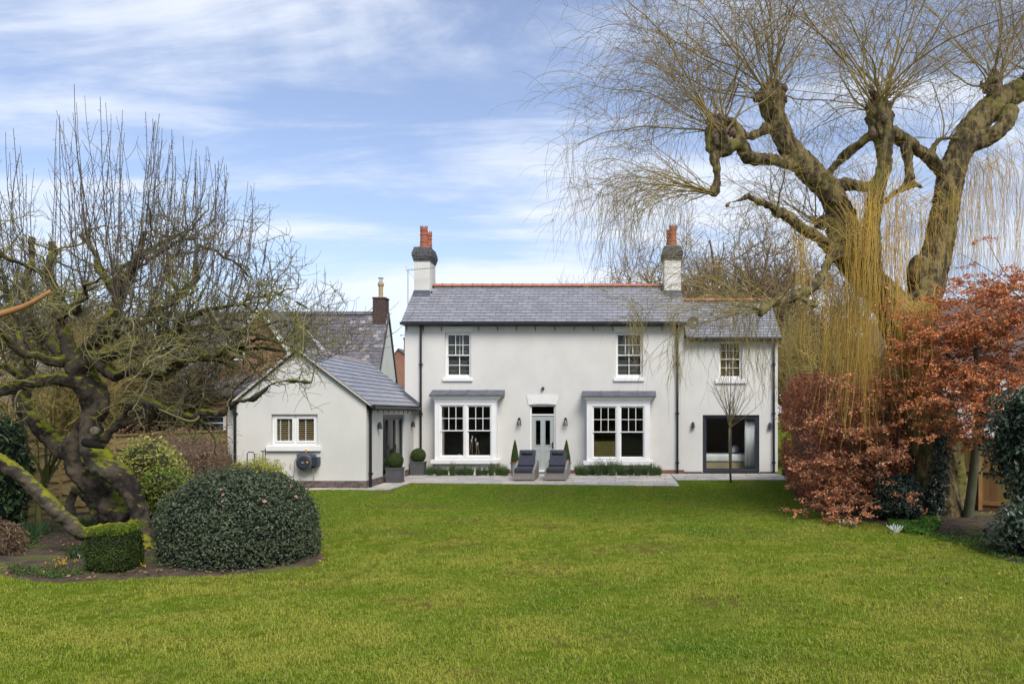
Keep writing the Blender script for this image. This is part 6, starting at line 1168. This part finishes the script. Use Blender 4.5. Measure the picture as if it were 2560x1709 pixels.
t = bush('box_cube', 'small clipped box cube with bright new tips in front of the apple trunk', 'shrub', (-6.84, 11.55, .27), (.29,.30,.29), 9000, .026, m_boxh, .03, 3, 5.5, .04, .7, core=m_dcore, k=.93)
n = 2600; C = np.stack([-6.84+R.uniform(-.31,.31,n), 11.55+R.uniform(-.31,.31,n), np.full(n, .575)], 1); C[:, 2] += .035*pnoise(C, 5)+R.uniform(-.05, .06, n)+.08*(C[:, 0]+6.84); V, F = leaves(C, np.stack([R.normal(size=n), R.normal(size=n), R.random(n)+.2], 1), R.uniform(.018,.032,n), .55, .3, .5); mesh_np('new_growth', V, F, m_boxtop, t, kind='stuff')
m_varieg = mat('variegated_leaf', (.46,.45,.09), (.22,.29,.06), 3, .5, island=.35, trans=.25, island_c=(.70,.66,.24)); m_var2 = mat('green_varieg_leaf', (.20,.32,.04), (.34,.40,.08), 3, .5, island=.3, trans=.25, island_c=(.45,.45,.12))
t = bush('variegated_shrub', 'yellow and green variegated shrub with drooping leaves behind the twisted apple trunk', 'shrub', (X(355,17.2), 17.2, .95), (.85,.7,.72), 3600, .10, m_varieg, .28, 2.0, 2, .34, .8, aspect=.34, core=mat('olive_core', (.06,.055,.02)), k=.7)
bush('', '', '', (X(415,16.8), 16.8, .62), (.55,.5,.48), 1600, .09, m_var2, .16, 2, 2, .2, .8, aspect=.36, parent=t, core=MATS['olive_core'], k=.7)
bush('dark_shrub', 'very dark low shrub under the variegated one, behind the dome', 'shrub', (X(460,17.8), 17.8, .35), (.7,.5,.55), 2600, .06, m_ivy, .1, 2, 2, .1, .7, core=m_dcore)
m_brownl = mat('brown_shrub_leaf', (.24,.155,.095), (.16,.11,.075), 3, .8, island=.4, trans=.2)
t = bush('twiggy_shrub', 'dense reddish brown twiggy shrub in front of the lap fence and extension corner', 'shrub', (X(440,20.5), 20.5, 1.05), (1.35,1.1,1.0), 9000, .055, m_brownl, .22, 1.8, 2, .4, 1.0, core=mat('brown_core', (.10,.07,.045)), k=.55)
bush('', '', '', (X(535,22.3), 22.3, .85), (.55,.7,.8), 3500, .035, mat('olive_brown_leaf', (.12,.10,.04), (.09,.075,.035), 3, .8, island=.4), .12, 2, 2, .25, 1.0, parent=t, core=MATS['brown_core'], k=.75)
m_lime = mat('lime_leaf', (.46,.45,.07), (.30,.33,.06), 3, .55, island=.35, trans=.25)
t = bush('lime_shrub', 'feathery lime yellow shrub against the extension wall behind the dome shrub', 'shrub', (X(648,22.4), 22.4, .42), (.85,.5,.62), 8500, .07, m_lime, .34, 2.6, 2, .4, 1.0, aspect=.3, core=MATS['olive_core'], k=.55)
bush('low_green_shrub', 'small dark green rounded shrub by the extension corner drainpipe', 'shrub', (X(592,23.2), 23.2, .40), (.30,.3,.42), 1500, .04, m_boxh, .1, 3, 2, .15, .8, core=m_dcore)
m_laurel = mat('laurel_leaf', (.06,.11,.035), (.035,.07,.03), 2, .35, island=.35, spec=.6, trans=.1)
t = bush('laurel', 'glossy laurel with long leaves at the frame edge in front of the lap fence', 'shrub', (X(-5,14.4), 14.4, 1.05), (.42,.6,1.15), 2600, .14, m_laurel, .16, 2.2, 2.4, .15, .8, aspect=.3, core=m_dcore, k=.8)
bush('dead_fern', 'brown straggly fern clump on the soil at the frame edge', 'plant', (X(5,12.6), 12.6, .2), (.30,.4,.45), 1500, .08, m_brownl, .2, 3, 2, .3, 1.0, aspect=.25, core=MATS['brown_core'], k=.5)
# thin wall climber by the extension pipe
S = np.array([[X(590,24.1), 24.08, .02]]*14); P, rr = grow(S, np.stack([R.normal(size=14)*.25, np.zeros(14), np.ones(14)], 1), R.uniform(.7, 1.4, 14), np.full(14, .005), 9, .12, (0,0,.1), .5); i = R.integers(0, 14, 130); kx = R.integers(2, 9, 130); V1, F1 = tubes(P, rr, 3); V2, F2 = leaves(P[i, kx]+R.normal(size=(130, 3))*[.05,.0,.04], R.normal(size=(130, 3)), R.uniform(.02,.04,130)); o = mesh_np('climber', *join_np([(V1, np.concatenate([F1[:, :3], F1[:, [0,2,3]]])), (V2, F2)]), m_shoot); tag(o, 'wispy bare climber against the extension corner beside the drainpipe', 'plant')

# ---------------- bed planting
m_gc = mat('ground_leaf', (.07,.13,.02), (.045,.09,.018), 3, .5, island=.35, trans=.2); m_litter = mat('leaf_litter', (.22,.12,.06), (.13,.075,.045), 6, .8, island=.4, island_c=(.38,.24,.13))
def clump(name, lab, cat, x, y, n, h, spread, m, wid=.012, lean=.5, kind=None, flowers=None):
    a = R.uniform(0, 6.283, n); r = spread*R.random(n)**.6; S = np.stack([x+r*np.cos(a), y+r*np.sin(a), np.zeros(n)], 1); S[:, 2] = lawn_z(S[:, 0], S[:, 1])+.02; D_ = np.stack([np.cos(a)*lean, np.sin(a)*lean, np.ones(n)], 1)
    P, rr = grow(S, D_, h*R.uniform(.6, 1.1, n), np.full(n, wid/2), 6, .06, (0,0,-.25), .3); V, F = tubes(P, rr, 3); o = mesh_np(name, V, F, m, None, True); tag(o, lab, cat, kind=kind)
    if flowers:
        k = R.random(n) < flowers[1]; C = P[k, -1]; V, F = leaves(np.repeat(C, 6, 0)+R.normal(size=(int(k.sum())*6, 3))*.010, R.normal(size=(int(k.sum())*6, 3)), np.full(int(k.sum())*6, flowers[2]), .7, .5); mesh_np('flowers', V, F, flowers[0], o)
    return o
m_blade = mat('bulb_leaf', (.07,.15,.05), (.05,.11,.04), 4, .5, island=.2); m_blade2 = mat('dark_bulb_leaf', (.03,.06,.02), rough=.5); m_yel = mat('yellow_petal', (.80,.42,.02), (.75,.55,.03), 20, .5, trans=.2); m_wp = mat('white_petal', (.75,.75,.72), rough=.5, trans=.2)
clump('daffodil_clump', 'upright blue green daffodil leaves at the foot of the green stemmed sapling', 'plant', X(125,14.9), 14.5, 110, .32, .14, m_blade, .012, .25)
clump('daffodil_clump', 'dark leafed bulb clump between the box cube and yellow crocuses', 'plant', X(208,12.3), 12.2, 70, .26, .11, m_blade2, .014, .35)
clump('daffodil_clump', 'tuft of pale green bulb leaves seen in the arch below the apple trunk', 'plant', X(222,15.6), 15.6, 80, .28, .12, m_blade, .012, .25)
clump('crocus_patch', 'yellow crocuses in front of the dark bulb clump at the lawn edge', 'flowers', X(165,11.75), 11.75, 90, .12, .22, m_gc, .006, .4, flowers=(m_yel, .16, .018))
clump('crocus_patch', 'orange yellow crocuses between the box cube and the dome shrub', 'flowers', X(335,11.9), 11.7, 60, .12, .13, m_gc, .006, .4, flowers=(m_yel, .2, .018))
clump('crocus_patch', 'scattered yellow crocuses touching the base of the dome shrub', 'flowers', X(385,11.75), 11.7, 50, .11, .14, m_gc, .006, .4, flowers=(m_yel, .2, .018))
clump('white_flower', 'few white spring flowers beside the yellow crocuses in the soil', 'flowers', X(172,12.1), 12.1, 8, .14, .10, m_gc, .006, .4, flowers=(m_wp, .5, .02))
clump('crocus_patch', 'small white flowers in the grass at the foot of the beech hedge', 'flowers', X(2120,16.0), 16.0, 50, .12, .14, m_gc, .006, .4, flowers=(m_wp, .3, .018))
clump('white_leafed_plant', 'pale silvery leaved plant on the lawn edge near the ivy bush', 'plant', X(2238,15.3), 15.3, 22, .17, .06, mat('silver_leaf', (.55,.58,.5)), .045, .6)
def scatter(name, lab, poly, n, size, m, z=.02, up=1.0, dens=None):
    P = np.array(poly); lo, hi = P.min(0), P.max(0); q = R.uniform(lo, hi, (n*3, 2)); k = in_poly(q[:, 0], q[:, 1], poly)
    q = q[k]
    if dens is not None: q = q[pnoise(np.c_[q, q[:, 0]*0], dens[0]) > dens[1]]
    q = q[:n]; C = np.c_[q, lawn_z(q[:, 0], q[:, 1])+z+.04*R.random(len(q))]; V, F = leaves(C, np.stack([R.normal(size=len(q))*.5, R.normal(size=len(q))*.5, np.full(len(q), up)], 1), R.uniform(*size, len(q)), .6, .4, .3); o = mesh_np(name, V, F, m); tag(o, lab, 'leaves', kind='stuff'); return o
bl = [(X(a, G(b)), G(b)) for a, b in ((-200,1300),(140,1250),(260,1285),(230,1330),(110,1345),(60,1400),(-100,1420))]
scatter('ground_cover', 'low green leaves spreading over the soil around the apple tree', bl, 9000, (.04,.09), m_gc, .03, .6, (1.3, -.12))
scatter('ground_cover', 'low green leaves along the front edge of the bed', [(X(a, G(b)), G(b)) for a, b in ((0,1400),(110,1375),(240,1360),(232,1436),(140,1449),(30,1438))], 5200, (.02,.05), m_gc, .02, .6, (3, -.15))
scatter('ground_cover', 'patchy green weeds on the bare bed beside the board fence', [(X(a, G(b)), G(b)) for a, b in ((2300,1330),(2440,1335),(2560,1400),(2560,1425),(2450,1380),(2330,1345))], 2600, (.02,.05), m_gc, .02, .6, (2.5, -.05))
scatter('ground_cover', 'fresh green leafy ground cover under the ivy bush', [(X(a, G(b)), G(b)) for a, b in ((2215,1292),(2310,1285),(2360,1310),(2320,1345),(2230,1325))], 3000, (.05,.10), mat('bright_ground_leaf', (.10,.22,.02), (.07,.15,.02), 3, .5, island=.3, trans=.2), .04, .5, (2, -.3))
scatter('fallen_leaves', 'brown fallen leaves littering the bed at the lawn edge', bedL, 5500, (.025,.07), m_litter, .02)
scatter('fallen_leaves', 'brown beech leaves littering the bare bed under the beech', bedR, 9000, (.03,.075), m_litter, .02)
lw = [(X(a, G(b)), G(b)) for a, b in ((1950,1240),(2080,1310),(2300,1340),(2620,1440),(2700,1560),(2300,1500),(1950,1400),(1800,1300))]
scatter('fallen_leaves', 'sparse yellow brown leaves dropped on the lawn near the beech', lw, 130, (.03,.06), m_litter, .03)
scatter('fallen_leaves', 'sparse pale leaves dropped over the open lawn', [(-6,8),(8,8),(8,22),(-4,22)], 60, (.025,.05), m_litter, .035)
for px, py, s_, lab in ((40,1335,.16,'flat mossy stone on the soil beneath the low apple limb'), (85,1292,.2,'grey flat stone by the foot of the lap fence')):
    D_ = G(py); mb = MB(); x = X(px,D_); pts = [(x+s_*math.cos(a)*(1+.2*math.sin(3*a)), D_+s_*.7*math.sin(a), .01) for a in np.linspace(0, 2*math.pi, 9)[:-1]]; mb.prism(pts[::-1], (0,0,-.0)); mb = MB(); mb.prism(pts, (0,0,.07)); o = mb.build('stone', m_stone, bevel=.02); tag(o, lab, 'stone')
# tall evergreen row behind the viewer, unseen, added to darken the pane reflections
t = empty('added_evergreens', (0, -16, 0), 'unseen row of dark evergreens behind the viewer, added to darken window pane reflections', 'hedge')
n = 9000; C = np.stack([R.uniform(-26, 28, n), -16+R.normal(size=n)*.6, R.random(n)*9.5], 1); C[:, 2] *= .8+.2*pnoise(C*[1,0,0], .3); V, F = leaves(C, np.tile([0, 1., .3], (n, 1)), R.uniform(.5, 1.0, n), .6, .3, .6); mesh_np('foliage', V, F, m_ivy, t, kind='stuff')
mb = MB(); mb.box(-26, 28, -17.4, -16.4, -.3, 7.6); mb.build('core', m_dcore, t)

# ---------------- grass blades
def tuft(name, nb, rad, hgt, w_, seed):
    r_ = np.random.default_rng(seed); a = r_.uniform(0, 6.283, nb); rr = rad*np.sqrt(r_.random(nb)); b = np.stack([rr*np.cos(a), rr*np.sin(a), np.zeros(nb)], 1); th = r_.uniform(0, 6.283, nb); l = r_.uniform(.2, 1.0, nb); h_ = hgt*r_.uniform(.5, 1.15, nb)
    side = np.stack([-np.sin(th), np.cos(th), 0*th], 1)*w_/2; out__ = np.stack([np.cos(th), np.sin(th), 0*th], 1); mid = b+out__*(h_*l*.3)[:, None]+[0, 0, 1]*(h_*.6)[:, None]; tip = b+out__*(h_*l)[:, None]+[0, 0, 1]*(h_*(1-.3*l))[:, None]
    V = np.stack([b-side, b+side, mid+side*.8, mid-side*.8, tip], 1).reshape(-1, 3); k = (np.arange(nb)*5)[:, None]; F = np.concatenate([k+[[0, 1, 2]], k+[[0, 2, 3]], k+[[3, 2, 4]]])
    me = bpy.data.meshes.new(name); me.from_pydata(V.tolist(), [], F.tolist()); me.update(); me.materials.append(m_grass); return bpy.data.objects.new(name, me)
m_grass = mat('grass_blade', (.205,.29,.026), (.35,.365,.055), .8, .9, c3=(.115,.23,.018), island=.2, island_c=(.38,.39,.09), yband=(.115,.24,.016), trans=.25, spec=.05, lo=.42, hi=.58)
tufts = [tuft('grass_tuft', 34, .075, .042, .0055, s) for s in range(4)]
def grass_pts(y0, y1, dens, s0, s1):
    A_ = (y1-y0)*(1.58*y1); n = int(A_*dens); y = R.uniform(y0, y1, n); x = R.uniform((-420-CX)/FP*y1, (2900-CX)/FP*y1, n); sx = CX+x*FP/y; k = (sx > -420) & (sx < 2900)
    k &= ~in_poly(x, y, bedL) & ~in_poly(x, y, bedR) & ~in_poly(x, y, pat) & ~((y > 29.9)); x, y = x[k], y[k]; return np.c_[x, y, lawn_z(x, y)], R.uniform(s0, s1, len(x))
sets = [grass_pts(5.2, 9, 210, .7, 1.15), grass_pts(9, 13, 130, .75, 1.2), grass_pts(13, 19, 85, .8, 1.15), grass_pts(19, 29.9, 55, .8, 1.15)]
Pg = np.concatenate([s[0] for s in sets]); Sg = np.concatenate([s[1] for s in sets]); 
Sg *= np.clip(1+.22*pnoise(Pg, 2.2)+.16*pnoise(Pg, 9.0), .4, 1.8)
bare = (pnoise(Pg*[.6,1,1], 9.0)+.5*pnoise(Pg, .8) > 1.2) & (R.random(len(Pg)) < .8); Pg, Sg = Pg[~bare], Sg[~bare]
me = bpy.data.meshes.new('grass'); me.vertices.add(len(Pg)); me.vertices.foreach_set('co', Pg.astype(np.float32).ravel())
for nm, ty, da in (('sc', 'FLOAT', Sg), ('rot', 'FLOAT', R.uniform(0, 6.283, len(Pg))), ):
    at = me.attributes.new(nm, ty, 'POINT'); at.data.foreach_set('value', da.astype(np.float32))
at = me.attributes.new('idx', 'INT', 'POINT'); at.data.foreach_set('value', R.integers(0, 4, len(Pg)).astype(np.int32)); me.update()
go = link('grass', me, m_grass, kind='stuff'); tag(go, 'short mown grass blades of the lawn', 'grass')
ng = bpy.data.node_groups.new('grass_nodes', 'GeometryNodeTree'); ng.interface.new_socket(name='Geometry', in_out='INPUT', socket_type='NodeSocketGeometry'); ng.interface.new_socket(name='Geometry', in_out='OUTPUT', socket_type='NodeSocketGeometry')
gi, go_, iop, j2g = ng.nodes.new('NodeGroupInput'), ng.nodes.new('NodeGroupOutput'), ng.nodes.new('GeometryNodeInstanceOnPoints'), ng.nodes.new('GeometryNodeGeometryToInstance')
for o in tufts:
    oi = ng.nodes.new('GeometryNodeObjectInfo'); oi.inputs['Object'].default_value = o; ng.links.new(oi.outputs['Geometry'], j2g.inputs[0])
def attr(nm, ty):
    a_ = ng.nodes.new('GeometryNodeInputNamedAttribute'); a_.data_type = ty; a_.inputs['Name'].default_value = nm; return a_.outputs['Attribute']
iop.inputs['Pick Instance'].default_value = True; ng.links.new(gi.outputs[0], iop.inputs['Points']); ng.links.new(j2g.outputs[0], iop.inputs['Instance']); ng.links.new(attr('idx', 'INT'), iop.inputs['Instance Index'])
cx3 = ng.nodes.new('ShaderNodeCombineXYZ'); ng.links.new(attr('rot', 'FLOAT'), cx3.inputs[2]); ng.links.new(cx3.outputs[0], iop.inputs['Rotation']); ng.links.new(attr('sc', 'FLOAT'), iop.inputs['Scale']); ng.links.new(iop.outputs[0], go_.inputs[0])
md = go.modifiers.new('scatter', 'NODES'); md.node_group = ng
